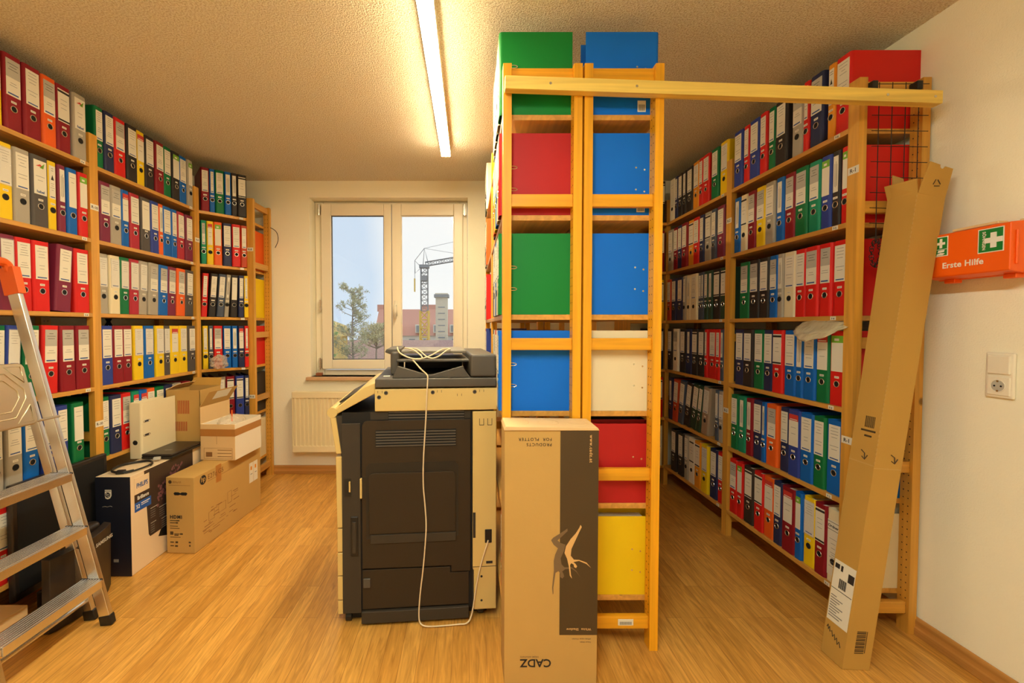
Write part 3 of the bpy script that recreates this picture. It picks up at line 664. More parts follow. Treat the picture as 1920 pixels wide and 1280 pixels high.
# cream front edge: door and drawer fronts seen edge-on
m = MB(CT); m.prism([(-.036, .888), (-.012, .888), (.010, .735), (-.012, .735)], (0, .012, 0), (1, 0, 0), (0, 0, 1), (0, .57, 0)); m.build('front_cover', 'copier_cream', cp, .003)
m = MB(CT); m.prism([(-.014, .722), (.011, .722), (.012, .42), (-.010, .42)], (0, .012, 0), (1, 0, 0), (0, 0, 1), (0, .57, 0)); m.build('front_door', 'copier_cream', cp, .003)
for z0, z1 in ((.317, .416), (.216, .313), (.112, .212), (.05, .108)):
    cbox('paper_drawer', 'copier_cream', -.010, .012, .012, .58, z0, z1, .003)
# control panel and hinge
m = MB(CT); m.prism([(-.045, .90), (-.018, .895), (.150, .985), (.150, 1.03), (.10, 1.012)], (0, .02, 0), (1, 0, 0), (0, 0, 1), (0, .52, 0)); k_ = m.build('control_panel', 'copier_cream', cp, .004)
m = MB(CT); m.obox((-.01, .09, .935), (.135, 0, .073), (0, .38, 0), (-.003, 0, .006)); m.build('panel_screen', 'black', k_)
m = MB(CT); m.cyl((-.027, .012, .908), (-.027, .55, .908), .021, 22); m.build('panel_hinge', 'copier_cream', cp, 0, False)
# scanner unit
cbox('scanner_body', 'copier_cream', .150, .668, .0, .56, .912, 1.006, .004)
m = MB(CT)
for u_, z_ in ((.197, .99), (.392, .99), (.57, .99), (.168, .972)): m.ring((u_, -.001, z_), (0, -1, 0), .0065, .002, 14, 0); m.disc((u_, -.0012, z_), (0, -1, 0), .006, 14, 1)
for u_, z_ in ((.172, .994), (.42, .994), (.505, .978), (.60, .994)):
    for d_ in (-.009, .009): m.box(u_+d_-.0008, u_+d_+.0008, -.0006, .001, z_-.005, z_+.005, 1)
m.build('screw_holes', ['copier_lid', 'inkdark'], cp)
cbox('document_lid', 'copier_lid', .152, .664, -.004, .53, 1.012, 1.050, .005)
cbox('feeder_body', 'copier_lid', .552, .664, .0, .50, 1.052, 1.150, .012)
m = MB(CT); m.prism([(.222, 1.051), (.245, 1.101), (.37, 1.063), (.39, 1.063), (.518, 1.099), (.552, 1.051)], (0, .01, 0), (1, 0, 0), (0, 0, 1), (0, .02, 0)); m.build('paper_guard', 'copier_lid', cp, .002)
cbox('feeder_end', 'copier_lid', .205, .245, .12, .46, 1.05, 1.155, .01)
m = MB(CT); m.prism([(.178, 1.152), (.185, 1.166), (.25, 1.168), (.25, 1.14), (.21, 1.14)], (0, .14, 0), (1, 0, 0), (0, 0, 1), (0, .3, 0)); m.build('feeder_wing', 'copier_lid', cp, .004)
cbox('document_tray', 'copier_lid', .235, .555, .08, .46, 1.112, 1.122, .003); cbox('document_tray', 'traygrey', .25, .545, .14, .46, 1.145, 1.16, .004)
cbox('output_bay', 'black', .25, .55, .45, .47, 1.05, 1.115, 0); cbox('small_label', 'label', .178, .205, .08, .11, 1.05, 1.0508, 0)
# rear column
m = MB(CT); m.prism([(.567, .045), (.664, .045), (.664, .905), (.562, .905), (.562, .225), (.567, .215)], (0, .0, 0), (1, 0, 0), (0, 0, 1), (0, .02, 0)); m.build('rear_cover', 'copier_cream', cp, .003)
for u_ in (.60, .635):
    m = MB(CT); m.prism([(u_-.01, .875), (u_-.01, .846), (u_+.01, .846), (u_+.01, .875), (u_+.008, .875), (u_+.008, .848), (u_-.008, .848), (u_-.008, .875)], (0, -.0008, 0), (1, 0, 0), (0, 0, 1), (0, .002, 0)); m.build('cover_slot', 'inkdark', cp)
for x0_, x1_, z0_, z1_ in ((.562, .664, .232, .234), (.563, .574, .36, .47), (.62, .648, .245, .256)): cbox('cover_slot', 'inkdark', x0_, x1_, -.0008, .002, z0_, z1_, 0)
for z_ in (.19, .085): m = MB(CT); m.cyl((.60, -.001, z_), (.60, .001, z_), .005, 12); m.build('screw_hole', 'inkdark', cp)
cbox('power_inlet', 'black', .614, .645, -.002, .004, .335, .395, .003)
# cord
pc = [(.235, .13, 1.175), (.238, .10, 1.168), (.25, .07, 1.150), (.30, .05, 1.128), (.36, .05, 1.127), (.31, .10, 1.166), (.27, .15, 1.17), (.26, .18, 1.168), (.30, .20, 1.166), (.33, .14, 1.164), (.37, .06, 1.130), (.41, .055, 1.13), (.455, .10, 1.164), (.475, .13, 1.166), (.462, .17, 1.166), (.44, .13, 1.166), (.43, .09, 1.165), (.36, .065, 1.128), (.30, .06, 1.127), (.315, .045, 1.116), (.34, .005, 1.09), (.368, .004, 1.066), (.372, -.006, 1.055)]
pc += [(.368, -.012, 1.0), (.362, -.009, .86), (.352, -.010, .72), (.350, -.010, .60), (.358, -.010, .52), (.364, -.010, .43), (.360, -.010, .36), (.350, -.008, .24), (.337, -.010, .14), (.330, -.012, .05), (.334, -.02, .012), (.36, -.035, .007), (.43, -.034, .006), (.50, -.03, .006), (.535, -.035, .008), (.556, -.02, .03), (.572, -.012, .13), (.585, -.008, .20), (.60, -.008, .26), (.628, -.008, .35)]
def smooth(pts, it=2):
    for _ in range(it):
        q = [pts[0]]
        for a, b in zip(pts, pts[1:]): q += [tuple(.75*x+.25*y for x, y in zip(a, b)), tuple(.25*x+.75*y for x, y in zip(a, b))]
        pts = q + [pts[-1]]
    return pts
m = MB(CT); m.tube(smooth(pc), .0031, 8); o = m.build('power_cord', 'cord', None, 0, True); tag(o, 'cream power cord draped over the copier and hanging down its dark side', 'cord')

# ================================================================ plotter paper box
pb = thing('plotter_paper_box', 'tall cardboard plotter box with brown band standing before the centre rack', 'cardboard box', (.29, 1.57, 0))
PX = lambda x: .123+(x-945)*.001864
PZ = lambda y: .922-(y-799)*.001907
YP = 1.51
m = MB(); m.box(.123, .453, YP, 1.655, 0, .905); m.build('carton', 'card', pb, .003)
m = MB(); m.prism([(.121, .905), (.127, .920), (.448, .916), (.455, .905)], (0, YP-.004, 0), (1, 0, 0), (0, 0, 1), (0, .150, 0)); m.build('top_flap', 'cardlight', pb, .002)
bx('printed_band', 'plotband', pb, PX(1050), .4526, YP-.0012, YP+.0002, PZ(1189.5), .904)
R_, U_ = (1, 0, 0), (0, 0, 1); yF = YP-.0004
def ptext(t, x, y, size, mat, bold, sp, d=0): text('lettering', t, (PX(x), yF-d, PZ(y)), (-1, 0, 0), (0, 0, -1), size, mat, pb, bold, sp, 'LEFT')
ptext('FOR  PLOTTER', 1034, 821.5, .0150, 'inkdark', .006, 1.22); ptext('PRODUCTS', 1034, 831.3, .0150, 'inkdark', .006, 1.22)
text('lettering', 'www.cadz.at', (PX(1105), yF-.001, PZ(816)), (0, 0, -1), (1, 0, 0), .0155, 'printcream', pb, .02, 1.22, 'LEFT')
ptext('White  Shadow', 1110, 1176.5, .0120, 'printcream', .014, 1.16, .001)
ptext('Neue Ideen', 1110, 1202, .0075, 'printgrey', .0, 1.1); ptext('\u00f6ffnen neue Welten', 1110, 1196, .0075, 'printgrey', .0, 1.1)
ptext('inkjet solutions', 1011, 1230, .0095, 'printgrey', .0, 1.1); ptext('CADZ', 1035, 1236, .040, 'inkdark', .02, 1.0)
def decal(name, px, mat, par, d):
    m = MB(); m.prism([(PX(1000+p[0]/4), PZ(960+p[1]/4)) for p in px], (0, YP-d, 0), R_, U_, (0, .0004, 0)); return m.build(name, mat, par)
decal('printed_figure', [(255,118),(236,132),(200,155),(150,185),(133,205),(152,238),(185,265),(165,312),(154,360),(156,430),(143,560),(148,612),(153,605),(152,560),(168,450),(190,436),(205,455),(204,480),(220,492),(234,475),(228,455),(218,440),(240,422),(290,417),(325,442),(355,480),(326,436),(292,408),(235,408),(213,385),(206,340),(232,282),(242,238),(205,226),(182,206),(216,176),(258,136)], 'printgrey', pb, .0016)
decal('printed_figure', [(355,90),(345,112),(320,152),(280,197),(246,250),(235,300),(255,345),(268,400),(276,470),(293,492),(284,462),(277,390),(286,376),(304,386),(308,405),(322,413),(331,400),(319,382),(302,368),(345,359),(400,382),(436,412),(402,372),(346,352),(306,350),(282,320),(287,270),(317,205),(346,142),(364,106)], 'printcream', pb, .0020)
m = MB()
for i in range(3): m.ring((.178+i*.11, 1.58, .9188-.0012*i), (0, 0, 1), .038, .0012, 22); 
m.build('embossed_rings', 'cardlight', pb)

# ================================================================ long leaning carton
ln = thing('long_cardboard_box', 'very long narrow open carton leaning against the right rack and wall', 'cardboard box', (1.46, 1.65, 0))
# four long edges: bottom corner -> top corner (A far-left, B near-left, C near-right, D far-right)
Ab, Bb, Cb, Db = V(1.377, 1.668, .002), V(1.378, 1.573, .002), V(1.474, 1.568, .002), V(1.474, 1.668, .002)
At, Bt, Ct, Dt = V(1.650, 1.730, 1.762), V(1.655, 1.620, 1.762), V(1.769, 1.630, 1.744), V(1.765, 1.730, 1.762)
def quad_panel(name, a, b, c, d, mat, par, th=.003):
    n = (b-a).cross(d-a).normalized()*th; m = MB(); m.add([a, b, c, d, a-n, b-n, c-n, d-n], [(0,1,2,3),(7,6,5,4),(4,5,1,0),(5,6,2,1),(6,7,3,2),(7,4,0,3)]); return m.build(name, mat, par)
def grid_panel(name, a, b, c, d, th=.003, n=24):      # slightly twisted side, a-b at the bottom, d-c at the top
    m = MB(); nn = (b-a).cross(d-a).normalized()*th; pts = []
    for i in range(n+1):
        p, q = a.lerp(d, i/n), b.lerp(c, i/n); pts += [p, q, q-nn, p-nn]
    fs = []
    for i in range(n): fs += [(4*i+k, 4*i+(k+1) % 4, 4*i+4+(k+1) % 4, 4*i+4+k) for k in range(4)]
    m.add(pts, fs + [(3, 2, 1, 0), (4*n, 4*n+1, 4*n+2, 4*n+3)]); return m.build(name, 'card2', ln)
grid_panel('left_panel', Ab, Bb, Bt, At); grid_panel('front_panel', Bb, Cb, Ct, Bt); grid_panel('right_panel', Cb, Db, Dt, Ct); grid_panel('back_panel', Db, Ab, At, Dt); quad_panel('bottom_panel', Db, Cb, Bb, Ab, 'card2', ln)
upL = V(-.028, .006, .068)
quad_panel('flap', At, Bt, V(1.671, 1.640, 1.821), V(1.647, 1.742, 1.822), 'card2', ln)
m = MB(); tb = Bt + V(.004, 0, 0); up = V(.033, .0, .108); rt = Ct - tb
fl = [(0, 0), (1, 0), (.94, 1), (.64, 1.02), (.60, .94), (.53, .92), (.47, .96), (.45, 1.04), (.06, 1.08)]
m.prism(fl, tb, rt, up, (0, .003, 0)); m.build('flap', 'card2', ln)
quad_panel('flap', V(1.674, 1.732, 1.762), V(1.73, 1.732, 1.762), V(1.719, 1.738, 1.853), V(1.676, 1.738, 1.866), 'card', ln)
def on_l(s, t): return Ab.lerp(Bb, s).lerp(At.lerp(Bt, s), t)
def on_f(s, t): return Bb.lerp(Cb, s).lerp(Bt.lerp(Ct, s), t)
nL = (Bb-Ab).cross(At-Ab).normalized(); nF = (Cb-Bb).cross(Bt-Bb).normalized()
def patch(m, fn, n, s0, s1, t0, t1, d, mi=0):
    a, b, c, e = fn(s0, t0), fn(s1, t0), fn(s1, t1), fn(s0, t1); o = (b-a).cross(e-a).normalized()*d
    m.add([a+o, b+o, c+o, e+o, a, b, c, e], [(0,1,2,3),(4,5,1,0),(5,6,2,1),(6,7,3,2),(7,4,0,3)], mi)
m = MB(); patch(m, on_l, nL, .05, .97, .075, .205, .0012)
for s0, s1, t0, t1 in ((.1,.3,.188,.198),(.36,.45,.186,.198),(.7,.95,.172,.190)): patch(m, on_l, nL, s0, s1, t0, t1, .0018, 1)
for i in range(12): patch(m, on_l, nL, .36+i*.027, .36+i*.027+(.012 if i % 3 else .019), .150, .170, .0018, 1)
patch(m, on_l, nL, .06, .96, .1435, .1447, .0018, 1)
for i in range(9): patch(m, on_l, nL, .1, .35+.4*((i*37) % 10)/10, .128-i*.0055, .1302-i*.0055, .0018, 2)
m.build('shipping_label', ['label', 'inkdark', 'ink'], ln)
m = MB()
for i in range(13): patch(m, on_f, nF, .35, .68, .034+i*.0037, .034+i*.0037+(.0026 if i % 2 else .0017), .0008)
patch(m, on_f, nF, .71, .73, .035, .080, .0008); m.build('printed_barcode', 'plotband', ln)
m = MB()
for i in range(11): patch(m, on_l, nL, .42+i*.034, .42+i*.034+(.012 if i % 2 else .02), .502, .526, .0008)
patch(m, on_l, nL, .3, .86, .493, .497, .0008); patch(m, on_l, nL, .46, .74, .482, .486, .0008); m.build('printed_barcode', 'plotband', ln)
m = MB()
for (fn, nn, s) in ((on_l, nL, .52), (on_f, nF, .62)):
    c = [fn(s-.08, .452)+nn*.001, fn(s+.06, .447)+nn*.001, fn(s+.09, .434)+nn*.001]; m.tube(c, .0018, 6)
    m.tube([fn(s+.09-.12, .439)+nn*.001, c[2], fn(s+.09+.09, .444)+nn*.001], .0018, 6)
for i in range(3):
    c0 = tb + rt*.52 + up*.42 + V(0, -.0012, 0); r = .014
    a0, a1 = PI/2+i*2*PI/3+.25, PI/2+(i+1)*2*PI/3-.25
    m.tube([c0 + V(r*math.cos(a0), 0, r*math.sin(a0)), c0 + V(r*math.cos(a1), 0, r*math.sin(a1))], .0016, 6)
m.build('printed_arrows', 'plotband', ln)
m = MB()
for tt, fn, nn in ((.425, on_l, nL), (.421, on_f, nF)): patch(m, fn, nn, 0, 1, tt, tt+.0018, .0009)
for i in range(60): m.tube([on_f(0, .43+i*.0095)+nF*.0006, on_f(0, .43+i*.0095+.0055)+nF*.0006], .0014, 5)
m.build('fold_lines', 'card', ln)
m = MB()
pts = [(.12,.058),(.16,.064),(.2,.054),(.24,.062),(.28,.052),(.36,.057),(.42,.046),(.48,.053),(.54,.043),(.6,.05),(.66,.038),(.72,.046),(.8,.036)]
m.tube([on_l(*p)+nL*.001 for p in pts], .0013, 5); m.build('handwriting', 'inkdark', ln)

# ================================================================ first aid case, switch
fa = thing('first_aid_case', 'orange first aid case mounted on the right wall above the socket', 'first aid kit', (1.80, 1.53, 1.44))
m = MB(); m.prism([(1.795, 1.442), (1.742, 1.450), (1.740, 1.455), (1.740, 1.602), (1.743, 1.607), (1.795, 1.612)], (0, 1.405, 0), (1, 0, 0), (0, 0, 1), (0, .265, 0)); m.build('front_shell', 'aid', fa, .004)
m = MB(); m.prism([(1.845, 1.442), (1.80, 1.440), (1.80, 1.614), (1.845, 1.612)], (0, 1.40, 0), (1, 0, 0), (0, 0, 1), (0, .275, 0)); m.build('back_shell', 'aid', fa, .004)
for y in (1.44, 1.62): bx('latch', 'aid', fa, 1.782, 1.812, y-.018, y+.018, 1.428, 1.444, .003)
bx('rib', 'aid', fa, 1.755, 1.762, 1.399, 1.406, 1.47, 1.58, .003)
bx('carry_handle', 'aidtop', fa, 1.765, 1.80, 1.46, 1.60, 1.612, 1.622, .003); bx('wall_bracket', 'aidtop', fa, 1.81, 1.85, 1.415, 1.44, 1.612, 1.622, .002); 
fx = 1.7398
def sign(y0, y1, z0, z1):
    m = MB(); m.box(fx-.0006, fx+.002, y0, y1, z0, z1, 0); m.box(fx-.0012, fx+.002, y0+.003, y1-.003, z0+.003, z1-.003, 1); return m
m = sign(1.422, 1.495, 1.516, 1.597); yc, zc = 1.450, 1.556
m.prism([(-yc+q, zc+r) for q, r in ((-.025, -.0085), (-.0085, -.0085), (-.0085, -.025), (.0085, -.025), (.0085, -.0085), (.025, -.0085), (.025, .0085), (.0085, .0085), (.0085, .025), (-.0085, .025), (-.0085, .0085), (-.025, .0085))], (fx-.0012, 0, 0), (0, -1, 0), (0, 0, 1), (-.0008, 0, 0), 0); s_ = m.build('first_aid_sign', ['inkwhite', 'aidgreen'], fa)
text('lettering', 'S\u00d6HNGEN', (fx-.0012, 1.481, 1.5565), (0, 0, -1), (0, -1, 0), .0125, 'inkwhite', s_, .02, 1.05)
m = sign(1.588, 1.632, 1.526, 1.598)
m.prism([(-1.611-q, z) for q, z in ((.014, 1.577), (.0045, 1.577), (.0045, 1.590), (-.0045, 1.590), (-.0045, 1.577), (-.014, 1.577), (-.014, 1.568), (-.0045, 1.568), (-.0045, 1.556), (.0045, 1.556), (.0045, 1.568), (.014, 1.568))], (fx-.0014, 0, 0), (0, -1, 0), (0, 0, 1), (-.0006, 0, 0), 0); m.box(fx-.0018, fx, 1.590, 1.630, 1.5505, 1.552, 0)
m.prism([(-1.622, 1.540), (-1.600, 1.541), (-1.598, 1.549), (-1.619, 1.548)], (fx-.0014, 0, 0), (0, -1, 0), (0, 0, 1), (-.0006, 0, 0), 0)
m.prism([(-1.625, 1.530), (-1.604, 1.530), (-1.597, 1.536), (-1.612, 1.539), (-1.624, 1.535)], (fx-.0014, 0, 0), (0, -1, 0), (0, 0, 1), (-.0006, 0, 0), 0); m.build('first_aid_sign', ['inkwhite', 'aidgreen'], fa)
text('lettering', 'Erste Hilfe', (fx, 1.606, 1.481), (0, -1, 0), (0, 0, 1), .0285, 'inkwhite', fa, .022, 1.05, 'LEFT')
sw = thing('socket_and_switch', 'white light switch with a power socket below it on the right wall', 'switch and socket', (1.85, 1.505, 1.10))
bx('cover_frame', 'white', sw, 1.839, 1.8495, 1.463, 1.546, 1.020, 1.178, .005)
bx('rocker', 'white', sw, 1.833, 1.842, 1.4715, 1.5375, 1.103, 1.1685, .004); bx('socket_plate', 'white', sw, 1.835, 1.842, 1.4715, 1.5375, 1.029, 1.0945, .003)
m = MB(); m.disc((1.8346, 1.5045, 1.062), (-1, 0, 0), .021, 26, 0); m.ring((1.8345, 1.5045, 1.062), (-1, 0, 0), .021, .0016, 26, 1)
for d_ in (-.0095, .0095): m.disc((1.8342, 1.5045+d_, 1.062), (-1, 0, 0), .0032, 10, 2)
for d_ in (-.017, .017): m.box(1.833, 1.8346, 1.5015, 1.5075, 1.062+d_-.003, 1.062+d_+.003, 3)
m.build('socket_well', ['labelgrey', 'white', 'hole', 'metal'], sw)

# wire grid with keys on the end of the right rack
wg = thing('wire_grid', 'black wire grid hooked over the near end of the right rack', 'wire grid', (1.71, 1.748, 2.2))
m = MB()
for i in range(4): m.tube([(1.621+i*.0525, 1.745, 2.232), (1.621+i*.0525, 1.745, 1.66 if i else 1.60)], .0016, 6)
for k in range(10): m.tube([(1.592, 1.742, 2.224-k*.0605), (1.815, 1.742, 2.225-k*.0615)], .0016, 6)
m.build('grid', 'wire', wg)
for x in (1.598, 1.774): bx('hook', 'black', wg, x-.011, x+.011, 1.735, 1.772, 2.202, 2.236, .003)
kr = MB()
for i in range(26):
    a = i/26*2*PI; c = V(1.621+.018*math.cos(a), 1.742, 1.56+.05*math.sin(a)); kr.ring(c, (math.sin(i*2.1), math.cos(i*2.1), .2), .0075, .0014, 10, 0, 5)
kr.tube([(1.621, 1.742, 1.61), (1.621, 1.742, 1.655)], .0012, 5)
o = kr.build('chain', 'wire'); tag(o, 'small dark chain hanging below the wire grid on the right rack', 'chain')
def blob(name, c, rad, mat, label, cat, seed, crumple=.35, flat=None, droop=None):
    rnd = random.Random(seed); from mathutils import noise
    m = MB(); nu, nv = 46, 28; pts = []
    for j in range(nv+1):
        ph = -PI/2 + PI*j/nv
        for i in range(nu):
            th = 2*PI*i/nu; d = Vector((math.cos(ph)*math.cos(th), math.cos(ph)*math.sin(th), math.sin(ph)))
            k = 1 + crumple*noise.noise(d*2.3+Vector((seed, 0, 0))) + crumple*.6*noise.noise(d*6+Vector((0, seed, 0)))
            p = Vector((d.x*rad[0]*k, d.y*rad[1]*k, d.z*rad[2]*k))
            if flat is not None: p.z = max(p.z, -flat)
            p = Vector(c)+p
            if droop and p.x < droop: p.z -= (droop-p.x)*.8
            pts.append(p)
    fs = [(j*nu+i, j*nu+(i+1) % nu, (j+1)*nu+(i+1) % nu, (j+1)*nu+i) for j in range(nv) for i in range(nu)]
    m.add(pts, fs); o = m.build(name, mat, None, 0, True); tag(o, label, cat); return o
blob('plastic_bag', (1.578, 1.925, ZR[3]+BH+.023), (.092, .135, .026), 'bag2', 'flat yellowish plastic bag lying on the binders under a shelf, right rack', 'plastic bag', 3, .22, .0215, 1.556)
blob('plastic_bag', (-1.835, 3.18, ZL[3]+.05), (.045, .075, .05), 'bag', 'crumpled clear plastic bag in front of the corner binders on the left rack', 'plastic bag', 5, .4, .047)
m = MB(); m.tube(smooth([(-1.70, 3.69, 2.10), (-1.665, 3.69, 2.095), (-1.62, 3.69, 2.06), (-1.61, 3.69, 1.99), (-1.64, 3.69, 1.93)]), .0028, 6); tag(m.build('black_cable', 'wire', None, 0, True), 'short black cable end curling from the left rack beside the window', 'cable')
# ================================================================ boxes, monitors on the left
ph = thing('monitor_box', 'white and dark navy monitor carton standing in front of the left rack', 'cardboard box', (-1.83, 2.58, 0))
bx('carton', 'boxwhite', ph, -1.885, -1.711, 2.170, 3.00, .001, .511, .003)
bx('navy_end', 'boxnavy', ph, -1.8855, -1.711, 2.1685, 2.172, .003, .509)
xs = -1.7106
def yq(name, mat, y0, y1, z0, z1, d=.0005, par=ph): return bx(name, mat, par, xs-.0002, xs+d, y0, y1, z0, z1)
m = MB(); m.prism([(2.265, .508), (2.665, .508), (2.665, .15), (2.30, .145), (2.29, .16)], (xs, 0, 0), (0, 1, 0), (0, 0, 1), (.0006, 0, 0)); sc_ = m.build('printed_screen', 'screen', ph)
m = MB()
rnd = random.Random(11)
for k in range(60):
    a_ = rnd.random(); m.disc((xs+.0007+k*.000004, 2.37+.17*a_+rnd.gauss(0, .012), .33+.13*a_+rnd.gauss(0, .022)), (1, 0, 0), .004+.006*rnd.random(), 10)
m.build('printed_picture', 'screenpink', sc_)
m = MB()
for (y, z, w_) in ((2.305,.29,.05),(2.37,.27,.06),(2.305,.21,.04),(2.385,.20,.06),(2.465,.20,.08)):
    m.box(xs+.0006, xs+.001, y, y+w_, z, z+.003)
    for q in range(4): m.box(xs+.0006, xs+.001, y, y+w_*.7, z-.014-q*.012, z-.012-q*.012, 1)
m.build('printed_menu', ['labelgrey', 'ink'], sc_)
m = MB(); m.prism([(2.36, .115), (2.44, .085), (2.47, .11), (2.43, .15), (2.38, .145)], (xs, 0, 0), (0, 1, 0), (0, 0, 1), (.0006, 0, 0)); m.build('printed_stand', 'black', ph)
b_ = yq('brand_panel', 'boxwhite', 2.197, 2.300, .405, .49, .0012)
text('lettering', 'PHILIPS', (xs+.0012, 2.249, .436), (0, 1, 0), (0, 0, 1), .034, 'inkblue', b_, .025, 1.0, 'CENTER', None, .72)
b2 = yq('name_panel', 'screen', 2.197, 2.310, .362, .405, .0012); text('lettering', 'Brilliance', (xs+.0012, 2.254, .374), (0, 1, 0), (0, 0, 1), .027, 'inkwhite', b2, .015, 1.0, 'CENTER', None, .8)
b3 = yq('size_panel', 'boxblue', 2.197, 2.310, .315, .362, .0012); text('lettering', '32', (xs+.0012, 2.217, .330), (0, 1, 0), (0, 0, 1), .028, 'inkwhite', b3, .01)
m = MB(); m.box(xs+.0012, xs+.0016, 2.240, 2.300, .347, .351); m.box(xs+.0012, xs+.0016, 2.240, 2.290, .338, .341); m.build('small_print', 'inkwhite', b3)
m = MB(); yy = 2.1685
m.prism([(-1.837, .445), (-1.804, .445), (-1.804, .415), (-1.811, .402), (-1.823, .397), (-1.835, .402), (-1.837, .415)], (0, yy, 0), (1, 0, 0), (0, 0, 1), (0, -.0006, 0)); sh = m.build('shield_emblem', 'label', ph)
m = MB(); m.disc((-1.823, yy-.0008, .419), (0, -1, 0), .0135, 20)
m.build('emblem_disc', 'boxnavy', sh)
m = MB()
for dz in (-.004, .004): m.tube([(-1.834, yy-.0012, .419+dz-.002), (-1.828, yy-.0012, .419+dz+.002), (-1.821, yy-.0012, .419+dz-.002), (-1.813, yy-.0012, .419+dz+.002)], .0011, 5)
for qx, qz in ((-1.829, .427), (-1.817, .411)): m.disc((qx, yy-.0012, qz), (0, -1, 0), .002, 6)
m.box(-1.839, -1.807, yy-.0009, yy-.0006, .4375, .440, 1); m.build('emblem_waves', ['label', 'boxnavy'], sh)
m = MB(); m.tube([(-1.850, yy-.001, .358), (-1.837, yy-.001, .361), (-1.825, yy-.001, .358), (-1.810, yy-.001, .363), (-1.801, yy-.001, .359)], .0015, 5); m.box(-1.80, -1.775, yy-.0008, yy, .075, .09); m.build('small_print', 'ink', ph)
text('handwriting', 'V s', (xs+.0006, 2.86, .43), (0, 1, 0), (0, 0, 1), .06, 'ink', ph, .0, 1.1)

ha = math.radians(-3.6)
HT = Matrix(((math.cos(ha), -math.sin(ha), 0, -1.530), (math.sin(ha), math.cos(ha), 0, 2.39), (0, 0, 1, 0), (0, 0, 0, 1)))
hp = thing('monitor_box', 'brown cardboard monitor carton carrying the white carton, on the floor', 'cardboard box', (-1.6, 2.75, 0))
bx('carton', 'card', hp, -.163, 0, 0, .680, .001, .428, .003, HT)
m = MB(HT); m.disc((.0012, .075, .39), (1, 0, 0), .027, 28); lg = m.build('round_emblem', 'inkdark', hp)
text('lettering', 'hp', (.0012, .076, .381), (0, 1, 0), (0, 0, 1), .042, 'card', lg, .005, .85, 'CENTER', HT)
text('lettering', 'E27q G5', (.0006, .115, .378), (0, 1, 0), (0, 0, 1), .042, 'printbrown', hp, .0, 1.0, 'LEFT', HT)
m = MB(HT); m.disc((-.138, -.0008, .402), (0, -1, 0), .010, 18); m.build('round_emblem', 'plotband', hp)
text('lettering', 'E27q G5', (-.122, -.0004, .397), (1, 0, 0), (0, 0, 1), .014, 'printbrown', hp, .0, 1.0, 'LEFT', HT)
m = MB(HT); m.box(-.146, -.02, -.0006, .001, .383, .3845); m.box(.0, .0006, .115, .33, .366, .3675); m.build('printed_line', 'printbrown', hp)
m = MB(HT); m.prism([(-.118, .338), (-.112, .345), (-.09, .345), (-.08, .34), (-.07, .345), (-.045, .345), (-.038, .338), (-.045, .328), (-.068, .328), (-.08, .332), (-.09, .328), (-.112, .328)], (0, -.0012, 0), (1, 0, 0), (0, 0, 1), (0, .002, 0)); m.build('hand_hole', 'hole', hp)
text('lettering', 'HDMI', (-.142, -.0006, .197), (1, 0, 0), (0, 0, 1), .026, 'inkdark', hp, .04, 1.15, 'LEFT', HT)
m = MB(HT)
for k, (x, w_, z, h_) in enumerate(((-.142,.05,.183,.004),(-.105,.018,.182,.006),(-.142,.03,.170,.004),(-.11,.014,.169,.007),(-.142,.045,.152,.003),(-.142,.055,.140,.003),(-.142,.018,.105,.018),(-.118,.03,.108,.004),(-.118,.024,.1,.006),(-.085,.016,.106,.008),(-.142,.06,.09,.003),(-.142,.02,.06,.006),(-.112,.014,.058,.01),(-.142,.02,.04,.005),(-.115,.016,.037,.009),(-.035,.012,.06,.008),(-.033,.008,.04,.01))): m.box(x, x+w_, -.0008, .001, z, z+h_)
m.build('printed_marks', 'plotband', hp)
m = MB(HT)
rnd = random.Random(4)
for k in range(34):
    y = .06+rnd.random()*.33; z = .05+rnd.random()*.15+max(0, (y-.2))*.15; m.box(0, .0005, y, y+.015+rnd.random()*.05, z, z+.002+rnd.random()*.0025)
for (y, z, w_, h_) in ((.12,.13,.05,.05),(.21,.14,.07,.05),(.30,.16,.04,.07)): 
    for a in (0, h_): m.box(0, .0006, y, y+w_, z+a, z+a+.0015)
    for a in (0, w_): m.box(0, .0006, y+a, y+a+.0015, z, z+h_)
m.build('faint_print', 'printbrown', hp)
m = MB(HT); m.box(0, .0008, .19, .24, .33, .434); m.build('tape_patch', 'tape', hp)
m = MB(HT); m.box(0, .001, .54, .585, .20, .335); m.box(0, .001, .59, .64, .20, .335); 
for y in (.553, .605): m.box(.001, .0014, y, y+.018, .285, .31, 1); m.box(.001, .0014, y, y+.022, .255, .26, 2)
m.build('energy_label', ['label', 'b_amber', 'ink'], hp)

wt = math.radians(-3)
BT = Matrix(((math.cos(wt), -math.sin(wt), 0, -1.688), (math.sin(wt), math.cos(wt), 0, 2.710), (0, 0, 1, .4295), (0, 0, 0, 1)))
wb = thing('open_carton', 'open white carton with tape band sitting on the brown monitor carton', 'cardboard box', (-1.6, 2.85, .4295))
m = MB(BT); t_ = .004; W_, D_, H_ = .222, .31, .225
m.box(0, W_, 0, t_, 0, H_, 1); m.box(0, W_, D_-t_, D_, 0, H_); m.box(0, t_, t_, D_-t_, 0, H_); m.box(W_-t_, W_, t_, D_-t_, 0, H_); m.box(t_, W_-t_, t_, D_-t_, 0, t_); m.build('carton', ['cardwhite', 'cardlight'], wb, .001)
m = MB(BT); m.box(-.0004, W_+.001, -.001, 0, .15, .195); m.box(W_, W_+.001, -.001, D_, .15, .195); m.build('tape_band', 'tape', wb)
m = MB(BT); m.box(-.002, 0, .002, D_-.002, H_-.005, H_+.105); m.build('inner_flap', 'cardlight', wb)
